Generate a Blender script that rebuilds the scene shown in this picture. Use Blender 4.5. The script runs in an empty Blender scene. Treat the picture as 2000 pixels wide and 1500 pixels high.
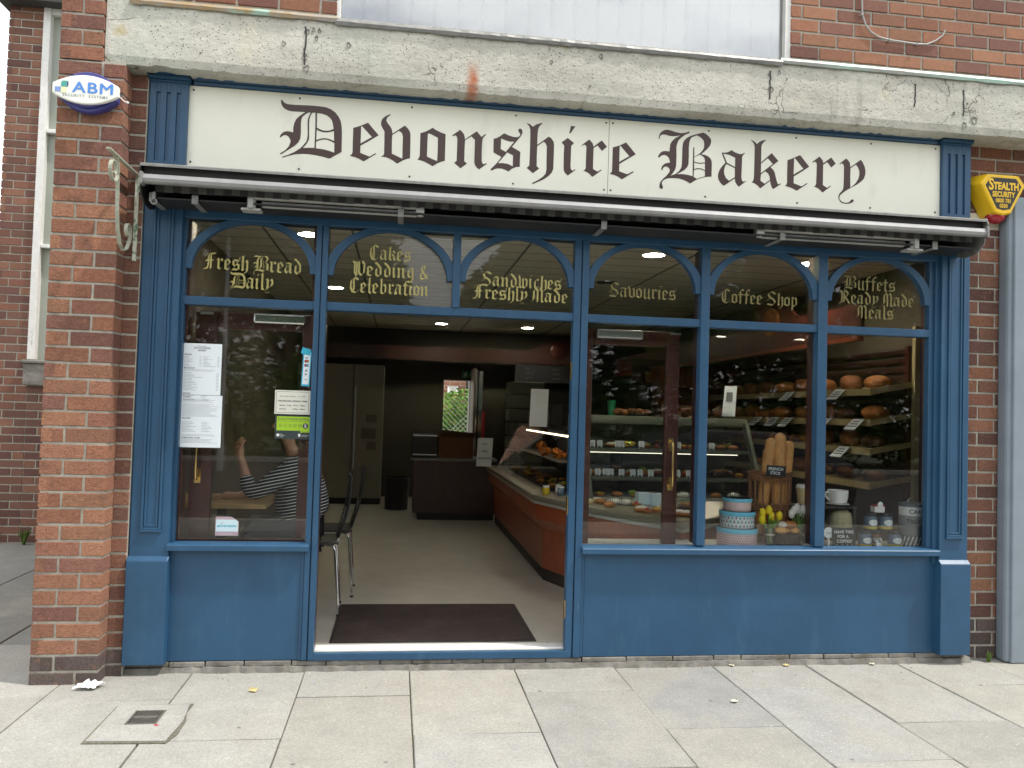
import bpy, bmesh, math, random
from mathutils import Vector, Matrix
PI=math.pi
sc=bpy.context.scene
col=sc.collection
# ------------------------------------------------------------------ camera
cd=bpy.data.cameras.new('camera'); cam=bpy.data.objects.new('camera',cd); col.objects.link(cam)
CR=Vector((0.99001,-0.137908,0.029339)); CU=Vector((-0.033831,-0.030339,0.998967)); CW=Vector((0.136875,0.98998,0.034702))
CP=Vector((0,-4.65,1.45)); CF=1600.0
m=Matrix((CR,CU,-CW)).transposed().to_4x4(); m.translation=CP; cam.matrix_world=m
cd.sensor_width=36; cd.lens=36*CF/2000; cd.clip_start=.05; cd.clip_end=2000
sc.camera=cam
sc.render.resolution_x=1024; sc.render.resolution_y=768
# ------------------------------------------------------------------ world and sun
SD=Vector((-1,.37,-1.9)).normalized()      # the way sunlight travels
el=math.asin(-SD.z); az=math.atan2(-SD.x,-SD.y)
w=bpy.data.worlds.new('World'); sc.world=w; w.use_nodes=True
nt=w.node_tree; N=nt.nodes; N.clear()
out=N.new('ShaderNodeOutputWorld'); bg=N.new('ShaderNodeBackground'); sky=N.new('ShaderNodeTexSky')
sky.sky_type='NISHITA'; sky.sun_disc=False; sky.sun_elevation=el; sky.sun_rotation=az
sky.air_density=1.0; sky.dust_density=4.0; sky.ozone_density=1.0
tc=N.new('ShaderNodeTexCoord'); mp=N.new('ShaderNodeMapping'); mp.inputs['Scale'].default_value=(1,1,2.6)
nz=N.new('ShaderNodeTexNoise'); nz.inputs['Scale'].default_value=2.2; nz.inputs['Detail'].default_value=8; nz.inputs['Roughness'].default_value=.6
rp=N.new('ShaderNodeValToRGB'); rp.color_ramp.elements[0].position=.20; rp.color_ramp.elements[1].position=.46
mx=N.new('ShaderNodeMix'); mx.data_type='RGBA'
mx.inputs[7].default_value=(12.5,12.7,12.9,1)
nt.links.new(tc.outputs['Generated'],mp.inputs[0]); nt.links.new(mp.outputs[0],nz.inputs['Vector']); nt.links.new(nz.outputs[0],rp.inputs[0])
nt.links.new(rp.outputs[0],mx.inputs[0]); nt.links.new(sky.outputs[0],mx.inputs[6]); nt.links.new(mx.outputs[2],bg.inputs[0])
bg.inputs[1].default_value=.10; nt.links.new(bg.outputs[0],out.inputs[0])
sl=bpy.data.lights.new('sun','SUN'); sl.energy=2.8; sl.angle=math.radians(2.5); sl.color=(1,.95,.88)
so=bpy.data.objects.new('sun',sl); col.objects.link(so); so.rotation_euler=SD.to_track_quat('-Z','Y').to_euler(); so.location=(6,-8,12)
sc.view_settings.view_transform='Standard'; sc.view_settings.look='None'; sc.view_settings.exposure=0.62; sc.view_settings.gamma=1
sc.cycles.transparent_max_bounces=24; sc.cycles.max_bounces=8; sc.cycles.diffuse_bounces=4; sc.cycles.glossy_bounces=4
sc.cycles.caustics_reflective=False; sc.cycles.caustics_refractive=False
sc.cycles.use_denoising=True
random.seed(7); R=random.Random(11)
# ------------------------------------------------------------------ materials
M={}
def mat(name,c,rough=.6,metal=0,var=0,vs=8,bump=0,bs=40,spec=.5,coat=0,attr=False,trans=0,alpha=1,grime=None,detail=6):
    m=bpy.data.materials.new(name); m.use_nodes=True; t=m.node_tree; n=t.nodes; b=n['Principled BSDF']; L=t.links.new
    b.inputs['Base Color'].default_value=(*c,1); b.inputs['Roughness'].default_value=rough; b.inputs['Metallic'].default_value=metal
    b.inputs['Specular IOR Level'].default_value=spec; b.inputs['Coat Weight'].default_value=coat
    b.inputs['Transmission Weight'].default_value=trans; b.inputs['Alpha'].default_value=alpha
    tc=n.new('ShaderNodeTexCoord'); src=None
    if attr:
        a=n.new('ShaderNodeVertexColor'); a.layer_name='Col'; src=a.outputs[0]
    def mixrgb(A,B,fac,mode='MIX'):
        x=n.new('ShaderNodeMix'); x.data_type='RGBA'; x.blend_type=mode
        for v,i in ((A,6),(B,7)):
            if isinstance(v,tuple): x.inputs[i].default_value=(*v,1)
            else: L(v,x.inputs[i])
        if isinstance(fac,float): x.inputs[0].default_value=fac
        else: L(fac,x.inputs[0])
        return x.outputs[2]
    def noise(scale,det=6,ro=.6,sc3=None):
        z=n.new('ShaderNodeTexNoise'); z.inputs['Scale'].default_value=scale; z.inputs['Detail'].default_value=det; z.inputs['Roughness'].default_value=ro
        if sc3:
            p=n.new('ShaderNodeMapping'); p.inputs['Scale'].default_value=sc3; L(tc.outputs['Object'],p.inputs[0]); L(p.outputs[0],z.inputs['Vector'])
        else: L(tc.outputs['Object'],z.inputs['Vector'])
        return z.outputs[0]
    def ramp(v,a,b_,ca=(0,0,0),cb=(1,1,1)):
        r=n.new('ShaderNodeValToRGB'); e=r.color_ramp.elements; e[0].position=a; e[1].position=b_; e[0].color=(*ca,1); e[1].color=(*cb,1); L(v,r.inputs[0]); return r.outputs[0]
    if var:
        base=src if src else tuple(c)
        f=ramp(noise(vs,detail),.3,.7,(1-var,)*3,(1+var,)*3)
        src=mixrgb(base,f,1.0,'MULTIPLY')
    if grime:
        for (gc,scale,lo,hi,sc3) in grime:
            f=ramp(noise(scale,8,.65,sc3),lo,hi)
            src=mixrgb(src if src else tuple(c),gc,f)
    if src: L(src,b.inputs['Base Color'])
    if bump:
        bp=n.new('ShaderNodeBump'); bp.inputs['Strength'].default_value=bump; bp.inputs['Distance'].default_value=.01
        L(noise(bs,8,.65),bp.inputs['Height']); L(bp.outputs[0],b.inputs['Normal'])
    m['_h']=0; M[name]=m
    m_h[name]=(t,n,b,L,noise,ramp,mixrgb,tc)
    return m
m_h={}
def emis(name,c,s):
    m=bpy.data.materials.new(name); m.use_nodes=True; b=m.node_tree.nodes['Principled BSDF']
    b.inputs['Base Color'].default_value=(*c,1); b.inputs['Emission Color'].default_value=(*c,1); b.inputs['Emission Strength'].default_value=s; M[name]=m; return m
def glass(name,ior=1.5,tint=(.95,.97,.95),rough=0.0,boost=1.0):
    m=bpy.data.materials.new(name); m.use_nodes=True; t=m.node_tree; n=t.nodes; n.clear(); L=t.links.new
    o=n.new('ShaderNodeOutputMaterial'); x=n.new('ShaderNodeMixShader'); tr=n.new('ShaderNodeBsdfTransparent'); gl=n.new('ShaderNodeBsdfGlossy')
    fr=n.new('ShaderNodeFresnel'); fr.inputs[0].default_value=ior; mu=n.new('ShaderNodeMath'); mu.operation='MULTIPLY'; mu.inputs[1].default_value=boost; mu.use_clamp=True
    tr.inputs[0].default_value=(*tint,1); gl.inputs['Roughness'].default_value=rough
    L(fr.outputs[0],mu.inputs[0]); L(mu.outputs[0],x.inputs[0]); L(tr.outputs[0],x.inputs[1]); L(gl.outputs[0],x.inputs[2]); L(x.outputs[0],o.inputs[0]); M[name]=m
    return m
mat('blue',(.020,.074,.150),.40,var=.12,vs=3,bump=.10,bs=45,grime=[((.035,.10,.18),9,.55,.80,(1,1,.3)),((.06,.085,.10),3,.70,.85,(1,1,.6)),((.07,.14,.20),40,.66,.80,(1,1,.12)),((.30,.31,.30),75,.785,.80,None)])
mat('sign_cream',(.83,.83,.72),.20,var=.03,vs=2,grime=[((.62,.63,.52),4,.58,.85,(1,1,.35)),((.55,.54,.42),14,.70,.9,(1,1,.5))])
mat('sign_brown',(.055,.026,.022),.30)
mat('screw',(.10,.09,.07),.5,metal=.6)
mat('brick',(.3,.12,.08),.9,attr=True,var=.26,vs=70,bump=.8,bs=110,grime=[((.09,.045,.035),7,.58,.82,None),((.12,.07,.05),1.7,.60,.80,None),((.34,.17,.09),22,.58,.80,None),((.07,.035,.03),95,.58,.70,None)])
mat('brick_smooth',(.3,.12,.08),.88,attr=True,var=.15,vs=40,bump=.3,bs=90)
mat('mortar',(.43,.41,.35),.95,var=.2,vs=30,bump=.4,bs=150,grime=[((.16,.14,.12),7,.58,.75,None)])
mat('concrete',(.50,.48,.42),.9,var=.13,vs=3)
mat('slab',(.305,.30,.28),.9,attr=True,var=.10,vs=5,bump=.45,bs=220,grime=[((.335,.318,.275),1.1,.50,.70,None),((.19,.185,.17),4,.64,.85,None),((.23,.22,.20),1.1,.60,.8,None)])
mat('joint',(.14,.13,.10),1,var=.4,vs=60,bump=.6,bs=200,grime=[((.16,.17,.07),4,.58,.7,None)])
mat('asphalt',(.045,.045,.045),.9,var=.2,vs=50,bump=.5,bs=200)
mat('ground',(.10,.12,.06),.95,var=.3,vs=2)
mat('copper',(.36,.37,.34),.55,metal=.2,bump=.15,bs=30,grime=[((.40,.56,.48),1.6,.50,.62,None),((.60,.60,.56),5,.60,.70,(1,1,3))]); mat('copper_brown',(.33,.31,.27),.55,metal=.2,bump=.15,bs=30,grime=[((.36,.24,.11),3,.45,.60,None),((.32,.46,.38),3.5,.58,.68,None)])
mat('alu',(.27,.27,.27),.48,metal=.25,var=.12,vs=12,bump=.05,bs=80,grime=[((.25,.24,.22),18,.68,.85,(1,1,4))])
mat('alu_dull',(.22,.22,.21),.5,metal=.3,var=.2,vs=20,grime=[((.12,.12,.11),14,.60,.8,None)])
mat('black_metal',(.014,.014,.014),.55,var=.3,vs=20)
mat('alu_arm',(.40,.40,.385),.5,metal=.2,var=.15,vs=14,grime=[((.15,.15,.14),14,.64,.8,None)]); mat('awning_cloth',(.10,.10,.10),.9,attr=True)
mat('white_paint',(.72,.72,.70),.5,var=.08,vs=20,grime=[((.30,.30,.28),12,.62,.72,(1,1,.2))])
mat('grey_green',(.33,.36,.31),.5,var=.08,vs=3)
mat('dark_roof',(.05,.05,.05),.8)
mat('blind',(.86,.87,.86),.5)
mat('post_grey',(.21,.25,.29),.45,var=.1,vs=4)
mat('cable_grey',(.35,.35,.34),.5)
mat('iron_green',(.10,.22,.14),.55,var=.2,vs=30,grime=[((.62,.63,.52),30,.40,.52,None)])
mat('iron_pale',(.33,.34,.27),.6,var=.15,vs=40,grime=[((.22,.25,.16),35,.60,.75,None)])
mat('abm_blue',(.045,.05,.22),.35); mat('abm_white',(.84,.86,.80),.3); mat('abm_text',(.09,.27,.72),.35); mat('abm_cube',(.07,.38,.33),.4); mat('abm_sq',(.22,.33,.66),.4); mat('abm_y',(.80,.80,.50),.4); mat('abm_small',(.28,.30,.30),.4)
mat('stealth_yellow',(.80,.50,.015),.35,var=.06,vs=10); mat('black',(.012,.012,.012),.4); mat('red_lens',(.35,.02,.03),.2)
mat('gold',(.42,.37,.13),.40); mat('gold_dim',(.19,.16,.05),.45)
mat('paper',(.80,.86,.90),.7); mat('paper_line',(.25,.27,.29),.8); mat('paper_warm',(.70,.70,.62),.7); mat('ink',(.06,.06,.07),.7); mat('ink_soft',(.16,.17,.18),.7)
mat('sticker_cyan',(.04,.42,.62),.4); mat('sticker_green',(.36,.58,.03),.4); mat('sticker_dark',(.035,.05,.05),.4); mat('sticker_red',(.5,.03,.04),.4); mat('sticker_pink',(.45,.34,.38),.5); mat('sticker_pale',(.62,.78,.84),.4); mat('cyan_text',(.05,.45,.60),.4); mat('white',(.80,.80,.78),.5)
mat('mahogany',(.085,.022,.015),.35,var=.25,vs=20,coat=.2); mat('wood_red',(.27,.058,.020),.35,var=.15,vs=10,coat=.3); mat('wood_dark',(.045,.018,.012),.4,var=.2,vs=12)
mat('brass',(.75,.52,.20),.22,metal=1); mat('chrome',(.75,.75,.75),.10,metal=1); mat('steel',(.50,.50,.50),.3,metal=1)
mat('floor_vinyl',(.50,.485,.43),.32,var=.10,vs=4,bump=.02,bs=200); mat('mat_brown',(.045,.030,.026),.95,var=.5,vs=150,bump=.8,bs=300,grime=[((.085,.055,.045),5,.45,.75,None),((.20,.18,.16),130,.70,.74,None)])
mat('rubber',(.03,.03,.03),.6)
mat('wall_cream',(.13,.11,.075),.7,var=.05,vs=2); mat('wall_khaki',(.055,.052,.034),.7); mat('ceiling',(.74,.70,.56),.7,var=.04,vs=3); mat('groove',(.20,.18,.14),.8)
mat('cupboard',(.23,.21,.15),.45); mat('kick',(.02,.018,.016),.6)
mat('stone_top',(.20,.19,.14),.4,var=.12,vs=40); mat('case_green',(.15,.165,.12),.35); mat('case_white',(.40,.41,.37),.4)
mat('chair_black',(.012,.012,.013),.4); mat('table_wood',(.50,.33,.14),.35,var=.15,vs=(12))
mat('skin',(.55,.30,.20),.5); mat('hair_dark',(.035,.022,.015),.6,bump=.5,bs=60); mat('hair_blonde',(.72,.50,.24),.55,var=.45,vs=14,bump=.6,bs=50); mat('trousers',(.02,.02,.03),.8); mat('uniform',(.02,.02,.022),.8)
mat('crust',(.42,.17,.045),.6,var=.35,vs=9,bump=.35,bs=30,grime=[((.62,.38,.15),10,.60,.75,None)]); mat('crust_dark',(.24,.09,.03),.65,var=.3,vs=10,bump=.35,bs=30,grime=[((.50,.34,.18),12,.62,.8,None)])
mat('baguette',(.66,.34,.11),.6,var=.3,vs=7,bump=.3,bs=24,grime=[((.66,.44,.20),9,.55,.7,None)]); mat('icing',(.74,.72,.66),.5); mat('choc',(.045,.018,.010),.35,bump=.3,bs=60); mat('cream_cake',(.66,.55,.30),.6,bump=.3,bs=60); mat('lettuce',(.26,.38,.05),.6,bump=.5,bs=60); mat('yellow_food',(.62,.42,.04),.5,bump=.3,bs=40); mat('red_food',(.42,.03,.04),.3); mat('orange_food',(.65,.20,.02),.6,bump=.4,bs=40)
mat('shelf_wood',(.42,.34,.17),.55,var=.12,vs=12); mat('post_cream',(.50,.43,.24),.5)
mat('tea_black',(.015,.018,.018),.4); mat('kraft',(.40,.20,.08),.8); mat('cardboard',(.12,.055,.025),.9)
mat('wicker',(.24,.11,.045),.75,var=.3,vs=40,bump=.4,bs=80); mat('wicker_dark',(.06,.032,.018),.8,var=.3,vs=40)
mat('tin_blue',(.17,.62,.88),.35); mat('tin_pink',(.80,.62,.62),.4); mat('tin_pale',(.80,.87,.90),.4); mat('dot',(.22,.16,.17),.5); mat('motif_blue',(.10,.40,.55),.5); mat('motif_mauve',(.30,.20,.33),.5)
mat('tulip_yellow',(.85,.66,.015),.45); mat('tulip_white',(.80,.80,.78),.45); mat('stem_green',(.16,.33,.05),.5); mat('lace',(.60,.56,.46),.9)
mat('china',(.82,.83,.84),.2); mat('slate',(.018,.020,.022),.8); mat('hessian',(.45,.42,.26),.9,var=.1,vs=40,bump=.4,bs=90)
mat('jar_lid',(.02,.02,.02),.35); mat('jar_blue',(.10,.16,.24),.35); mat('jar_yellow',(.62,.45,.02),.4); mat('jar_jam',(.20,.07,.02),.2)
mat('treat_grey',(.30,.33,.34),.4); mat('treat_mid',(.12,.15,.17),.4); mat('treat_dark',(.05,.065,.075),.4)
mat('green_plastic',(.01,.22,.09),.3); mat('acrylic',(.4,.42,.42),.1)
mat('iron_dark',(.15,.14,.125),.7,metal=.3,var=.2,vs=30); mat('tissue',(.80,.80,.80),.9); mat('leaf_dry',(.50,.40,.18),.9,var=.3,vs=30); mat('leaf_pale',(.62,.58,.44),.9); mat('weed',(.12,.20,.04),.8)
mat('car_paint',(.02,.025,.035),.25,coat=.5); mat('tyre',(.02,.02,.02),.8); mat('car_glass',(.02,.025,.025),.05)
mat('leaf_a',(.055,.115,.022),.8,attr=True,spec=.08); mat('bark',(.10,.075,.05),.9,bump=.6,bs=20); mat('lamp_grey',(.60,.60,.60),.5); mat('lamp_white',(.75,.75,.75),.3)
mat('render_grey',(.20,.19,.17),.9,var=.35,vs=9,bump=.7,bs=40,grime=[((.13,.12,.10),8,.5,.65,None)])
glass('pane',1.50,(.985,.995,.985),0,.78); glass('clear',1.45,(.98,.99,.98),0,.5); glass('wrap',1.35,(.93,.93,.93),.12,2.5)
emis('lamp_on',(1,.96,.88),14); emis('warm_on',(1,.80,.50),3.0); emis('strip_on',(1,.93,.75),1.3); glass('upper_pane',1.5,(.95,.97,.97),0.02,7.5)
# stripes for the jumper
def stripes():
    m=mat('jumper',(.012,.013,.02),.85); t,n,b,L,noise,ramp,mix,tc=m_h['jumper']
    wv=n.new('ShaderNodeTexWave'); wv.wave_type='BANDS'; wv.bands_direction='Z'; wv.inputs['Scale'].default_value=15.5; wv.inputs['Distortion'].default_value=1.1; wv.inputs['Detail'].default_value=1; wv.inputs['Detail Scale'].default_value=.35
    mp=n.new('ShaderNodeMapping'); mp.inputs['Rotation'].default_value=(0,.22,0); L(tc.outputs['Object'],mp.inputs[0]); L(mp.outputs[0],wv.inputs['Vector'])
    L(mix((.010,.011,.018),(.70,.70,.70),ramp(wv.outputs[0],.80,.88)),b.inputs['Base Color'])
stripes()
def conc():
    t,n,b,L,noise,ramp,mix,tc=m_h['concrete']
    base=mix((.60,.585,.52),(.40,.39,.34),ramp(noise(1.6,8,.65,(1,1,3)),.38,.68))
    base=mix(base,(.46,.50,.43),ramp(noise(1.1,5,.6),.56,.70))
    base=mix(base,(.42,.32,.10),ramp(noise(1.9,5,.6,(1,1,1.5)),.66,.76))
    base=mix(base,(.22,.21,.18),ramp(noise(7,6,.6,(1,1,.12)),.58,.78))
    base=mix(base,(.62,.58,.47),ramp(noise(2.4,4,.6,(1,1,.6)),.62,.74))
    # pits
    v=n.new('ShaderNodeTexVoronoi'); v.inputs['Scale'].default_value=55; L(tc.outputs['Object'],v.inputs['Vector'])
    pit=ramp(v.outputs['Distance'],.10,.20,(1,1,1),(0,0,0)); msk=ramp(noise(4,4),.36,.50); mm=n.new('ShaderNodeMath'); mm.operation='MULTIPLY'; L(pit,mm.inputs[0]); L(msk,mm.inputs[1])
    base=mix(base,(.12,.11,.09),mm.outputs[0])
    # cracks
    nz=n.new('ShaderNodeTexNoise'); nz.inputs['Scale'].default_value=6; nz.inputs['Detail'].default_value=6; L(tc.outputs['Object'],nz.inputs['Vector'])
    va=n.new('ShaderNodeVectorMath'); va.operation='MULTIPLY_ADD'; va.inputs[1].default_value=(.35,.35,.35); L(nz.outputs['Color'],va.inputs[0]); L(tc.outputs['Object'],va.inputs[2])
    v2=n.new('ShaderNodeTexVoronoi'); v2.feature='DISTANCE_TO_EDGE'; v2.inputs['Scale'].default_value=3.4; L(va.outputs[0],v2.inputs['Vector'])
    cr=ramp(v2.outputs['Distance'],.004,.012,(1,1,1),(0,0,0)); m2=ramp(noise(2.6,3),.58,.66); mc=n.new('ShaderNodeMath'); mc.operation='MULTIPLY'; L(cr,mc.inputs[0]); L(m2,mc.inputs[1])
    base=mix(base,(.15,.14,.12),mc.outputs[0])
    # rust stain below a reinforcing bar, at a fixed place on the beam
    sx=n.new('ShaderNodeSeparateXYZ'); L(tc.outputs['Object'],sx.inputs[0])
    dx=n.new('ShaderNodeMath'); dx.operation='SUBTRACT'; dx.inputs[1].default_value=.352; L(sx.outputs[0],dx.inputs[0]); ab=n.new('ShaderNodeMath'); ab.operation='ABSOLUTE'; L(dx.outputs[0],ab.inputs[0])
    rx=ramp(ab.outputs[0],.012,.045,(1,1,1),(0,0,0)); rz=ramp(sx.outputs[2],3.30,3.42,(1,1,1),(0,0,0)); mr=n.new('ShaderNodeMath'); mr.operation='MULTIPLY'; L(rx,mr.inputs[0]); L(noise(18,4),mr.inputs[1])
    # the ramp clamps at 1, so shift z down first
    sz=n.new('ShaderNodeMath'); sz.operation='SUBTRACT'; sz.inputs[1].default_value=3.0; L(sx.outputs[2],sz.inputs[0]); rz=ramp(sz.outputs[0],.30,.42,(1,1,1),(0,0,0))
    mr2=n.new('ShaderNodeMath'); mr2.operation='MULTIPLY'; mr2.inputs[1].default_value=1.5; L(mr.outputs[0],mr2.inputs[0]); mr3=n.new('ShaderNodeMath'); mr3.operation='MULTIPLY'; L(mr2.outputs[0],mr3.inputs[0]); L(rz,mr3.inputs[1])
    base=mix(base,(.42,.13,.05),mr3.outputs[0])
    L(base,b.inputs['Base Color'])
    ad=n.new('ShaderNodeMath'); ad.operation='SUBTRACT'; L(noise(40,8,.7),ad.inputs[0]); L(mm.outputs[0],ad.inputs[1]); ad2=n.new('ShaderNodeMath'); ad2.operation='SUBTRACT'; L(ad.outputs[0],ad2.inputs[0]); L(mc.outputs[0],ad2.inputs[1])
    bp=n.new('ShaderNodeBump'); bp.inputs['Strength'].default_value=.8; bp.inputs['Distance'].default_value=.012; L(ad2.outputs[0],bp.inputs['Height']); L(bp.outputs[0],b.inputs['Normal'])
conc()
# white specks in the paving, like chewed gum and grit
def slabmat():
    t,n,b,L,noise,ramp,mix,tc=m_h['slab']
    src=b.inputs['Base Color'].links[0].from_socket
    v=n.new('ShaderNodeTexVoronoi'); v.inputs['Scale'].default_value=26; L(tc.outputs['Object'],v.inputs['Vector'])
    f=ramp(v.outputs['Distance'],.05,.10,(1,1,1),(0,0,0)); f2=ramp(noise(1.3,3),.42,.55); mm=n.new('ShaderNodeMath'); mm.operation='MULTIPLY'; L(f,mm.inputs[0]); L(f2,mm.inputs[1])
    s=mix(src,(.62,.61,.57),mm.outputs[0])
    v2=n.new('ShaderNodeTexVoronoi'); v2.inputs['Scale'].default_value=150; L(tc.outputs['Object'],v2.inputs['Vector'])
    s=mix(s,ramp(v2.outputs['Color'],.0,1.0,(.55,.55,.55),(1.35,1.35,1.35)),.45,'MULTIPLY')
    v3=n.new('ShaderNodeTexVoronoi'); v3.inputs['Scale'].default_value=5.5; L(tc.outputs['Object'],v3.inputs['Vector'])
    g=ramp(v3.outputs['Distance'],.045,.075,(1,1,1),(0,0,0)); g2=ramp(v3.outputs['Color'],.45,.50); gm=n.new('ShaderNodeMath'); gm.operation='MULTIPLY'; L(g,gm.inputs[0]); L(g2,gm.inputs[1])
    s=mix(s,(.15,.145,.135),gm.outputs[0]); s=mix(s,(.16,.155,.14),ramp(noise(9,8,.7),.66,.74))
    L(s,b.inputs['Base Color'])
slabmat()
# ------------------------------------------------------------------ geometry helpers
class MB:
    def __init__(s): s.v=[]; s.f=[]; s.m=[]; s.c=[]; s.cc=(1,1,1)
    def face(s,idx,m=0,c=None): s.f.append(tuple(idx)); s.m.append(m); s.c.append(c or s.cc)
    def add(s,vs,fs,m=0,c=None):
        o=len(s.v); s.v+= [tuple(p) for p in vs]
        for f in fs: s.face([i+o for i in f],m,c)
        return s
    def box(s,x0,x1,y0,y1,z0,z1,m=0,c=None,back=True):
        vs=[(x0,y0,z0),(x1,y0,z0),(x1,y1,z0),(x0,y1,z0),(x0,y0,z1),(x1,y0,z1),(x1,y1,z1),(x0,y1,z1)]
        fs=[(0,3,2,1),(4,5,6,7),(0,1,5,4),(1,2,6,5),(3,0,4,7)]
        if back: fs.append((2,3,7,6))
        return s.add(vs,fs,m,c)
    def obox(s,c,sz,rot=(0,0,0),m=0,col_=None):
        from mathutils import Euler
        e=Euler(rot).to_matrix(); c=Vector(c); hx,hy,hz=sz[0]/2,sz[1]/2,sz[2]/2
        vs=[c+e@Vector((a*hx,b*hy,d*hz)) for d in (-1,1) for a,b in ((-1,-1),(1,-1),(1,1),(-1,1))]
        return s.add(vs,[(0,3,2,1),(4,5,6,7),(0,1,5,4),(1,2,6,5),(3,0,4,7),(2,3,7,6)],m,col_)
    def tube(s,pts,r,n=10,m=0,cap=True,c=None):
        pts=[Vector(p) for p in pts]; rs=r if isinstance(r,(list,tuple)) else [r]*len(pts); rings=[]; up=None
        for i,p in enumerate(pts):
            t=(pts[min(i+1,len(pts)-1)]-pts[max(i-1,0)]).normalized()
            if up is None:
                up=t.orthogonal().normalized()
            u=(up-t*up.dot(t)).normalized(); up=u; w=t.cross(u)
            rings.append([p+(u*math.cos(a)+w*math.sin(a))*rs[i] for a in [2*PI*k/n for k in range(n)]])
        vs=[q for rg in rings for q in rg]; fs=[]
        for i in range(len(pts)-1):
            for k in range(n): fs.append((i*n+k,i*n+(k+1)%n,(i+1)*n+(k+1)%n,(i+1)*n+k))
        if cap: fs+= [tuple(range(n))[::-1],tuple((len(pts)-1)*n+k for k in range(n))]
        return s.add(vs,fs,m,c)
    def lathe(s,prof,c=(0,0,0),n=24,m=0,axis='z',cl=None):
        vs=[]; fs=[]
        for r,z in prof:
            for k in range(n):
                a=2*PI*k/n; x,y=r*math.cos(a),r*math.sin(a)
                vs.append((c[0]+x,c[1]+y,c[2]+z) if axis=='z' else (c[0]+x,c[1]-z,c[2]+y))
        for i in range(len(prof)-1):
            for k in range(n): fs.append((i*n+k,i*n+(k+1)%n,(i+1)*n+(k+1)%n,(i+1)*n+k))
        if prof[0][0]>1e-4: fs.append(tuple(range(n))[::-1])
        if prof[-1][0]>1e-4: fs.append(tuple((len(prof)-1)*n+k for k in range(n)))
        return s.add(vs,fs,m,cl)
    def prism(s,poly,y0,y1,m=0,c=None):            # outline in x,z pushed from y0 to y1
        n=len(poly); vs=[(a,y0,b) for a,b in poly]+[(a,y1,b) for a,b in poly]
        fs=[tuple(range(n)),tuple(range(2*n-1,n-1,-1))]+[(k,k+n,(k+1)%n+n,(k+1)%n) for k in range(n)]
        return s.add(vs,fs,m,c)
    def slab(s,poly,z0,z1,m=0,c=None):             # outline in x,y pushed from z0 to z1
        n=len(poly); vs=[(a,b,z0) for a,b in poly]+[(a,b,z1) for a,b in poly]
        fs=[tuple(range(n))[::-1],tuple(range(n,2*n))]+[(k,(k+1)%n,(k+1)%n+n,k+n) for k in range(n)]
        return s.add(vs,fs,m,c)
    def xprof(s,prof,x0,x1,m=0,c=None):            # profile in y,z pushed along x
        n=len(prof); vs=[(x0,a,b) for a,b in prof]+[(x1,a,b) for a,b in prof]
        fs=[tuple(range(n)),tuple(range(2*n-1,n-1,-1))]+[(k,k+n,(k+1)%n+n,(k+1)%n) for k in range(n)]
        return s.add(vs,fs,m,c)
    def blob(s,c,r,m=0,n=12,k=7,jit=0,rot=0,cl=None,power=1):
        vs=[];fs=[]; rr=random.Random(int(abs(c[0]*1000+c[1]*777+c[2]*99)))
        for i in range(k+1):
            th=PI*i/k
            for j in range(n):
                ph=2*PI*j/n; q=1+jit*(rr.random()-.5)
                x=r[0]*math.sin(th)**power*math.cos(ph)*q; y=r[1]*math.sin(th)**power*math.sin(ph)*q; z=r[2]*math.cos(th)*q
                vs.append((c[0]+x*math.cos(rot)-y*math.sin(rot),c[1]+x*math.sin(rot)+y*math.cos(rot),c[2]+z))
        for i in range(k):
            for j in range(n): fs.append((i*n+j,(i+1)*n+j,(i+1)*n+(j+1)%n,i*n+(j+1)%n))
        return s.add(vs,fs,m,cl)
    def build(s,name,mats,parent=None,smooth=False,bevel=0,kind=None,loc=None):
        me=bpy.data.meshes.new(name); off=Vector((0,0,0))
        p=parent
        while p is not None: off+=p.location; p=p.parent
        if loc is not None: off+=Vector(loc)
        me.from_pydata([tuple(Vector(q)-off) for q in s.v],[],s.f)
        for a in (mats if isinstance(mats,(list,tuple)) else [mats]): me.materials.append(M[a])
        me.polygons.foreach_set('material_index',s.m)
        ca=me.color_attributes.new('Col','FLOAT_COLOR','CORNER'); buf=[]
        for f,c in zip(s.f,s.c): buf+=[c[0],c[1],c[2],1.0]*len(f)
        ca.data.foreach_set('color',buf)
        bm=bmesh.new(); bm.from_mesh(me)
        if smooth: bmesh.ops.remove_doubles(bm,verts=bm.verts,dist=1e-5)
        bmesh.ops.recalc_face_normals(bm,faces=bm.faces); bm.to_mesh(me); bm.free()
        if smooth:
            me.polygons.foreach_set('use_smooth',[True]*len(me.polygons))
            try: me.set_sharp_from_angle(angle=math.radians(38))
            except Exception: pass
        o=bpy.data.objects.new(name,me); col.objects.link(o); o.parent=parent
        if loc is not None: o.location=Vector(loc)
        if bevel:
            b=o.modifiers.new('bevel','BEVEL'); b.width=bevel; b.segments=2; b.limit_method='ANGLE'; b.angle_limit=math.radians(40)
        if kind: o['kind']=kind
        return o
def thing(name,label,cat,loc=(0,0,0),group=None):
    o=bpy.data.objects.new(name,None); col.objects.link(o); o.location=loc; o['label']=label; o['category']=cat; o.empty_display_size=.1
    if group: o['group']=group
    return o
def tag(o,label,cat,group=None):
    o['label']=label; o['category']=cat
    if group: o['group']=group
    return o
def copy_tree(o,parent=None):
    c=o.copy(); col.objects.link(c); c.parent=parent
    for ch in [x for x in bpy.data.objects if x.parent==o and x!=c]: copy_tree(ch,c)
    return c
def kids(o): return [x for x in bpy.data.objects if x.parent==o]
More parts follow.
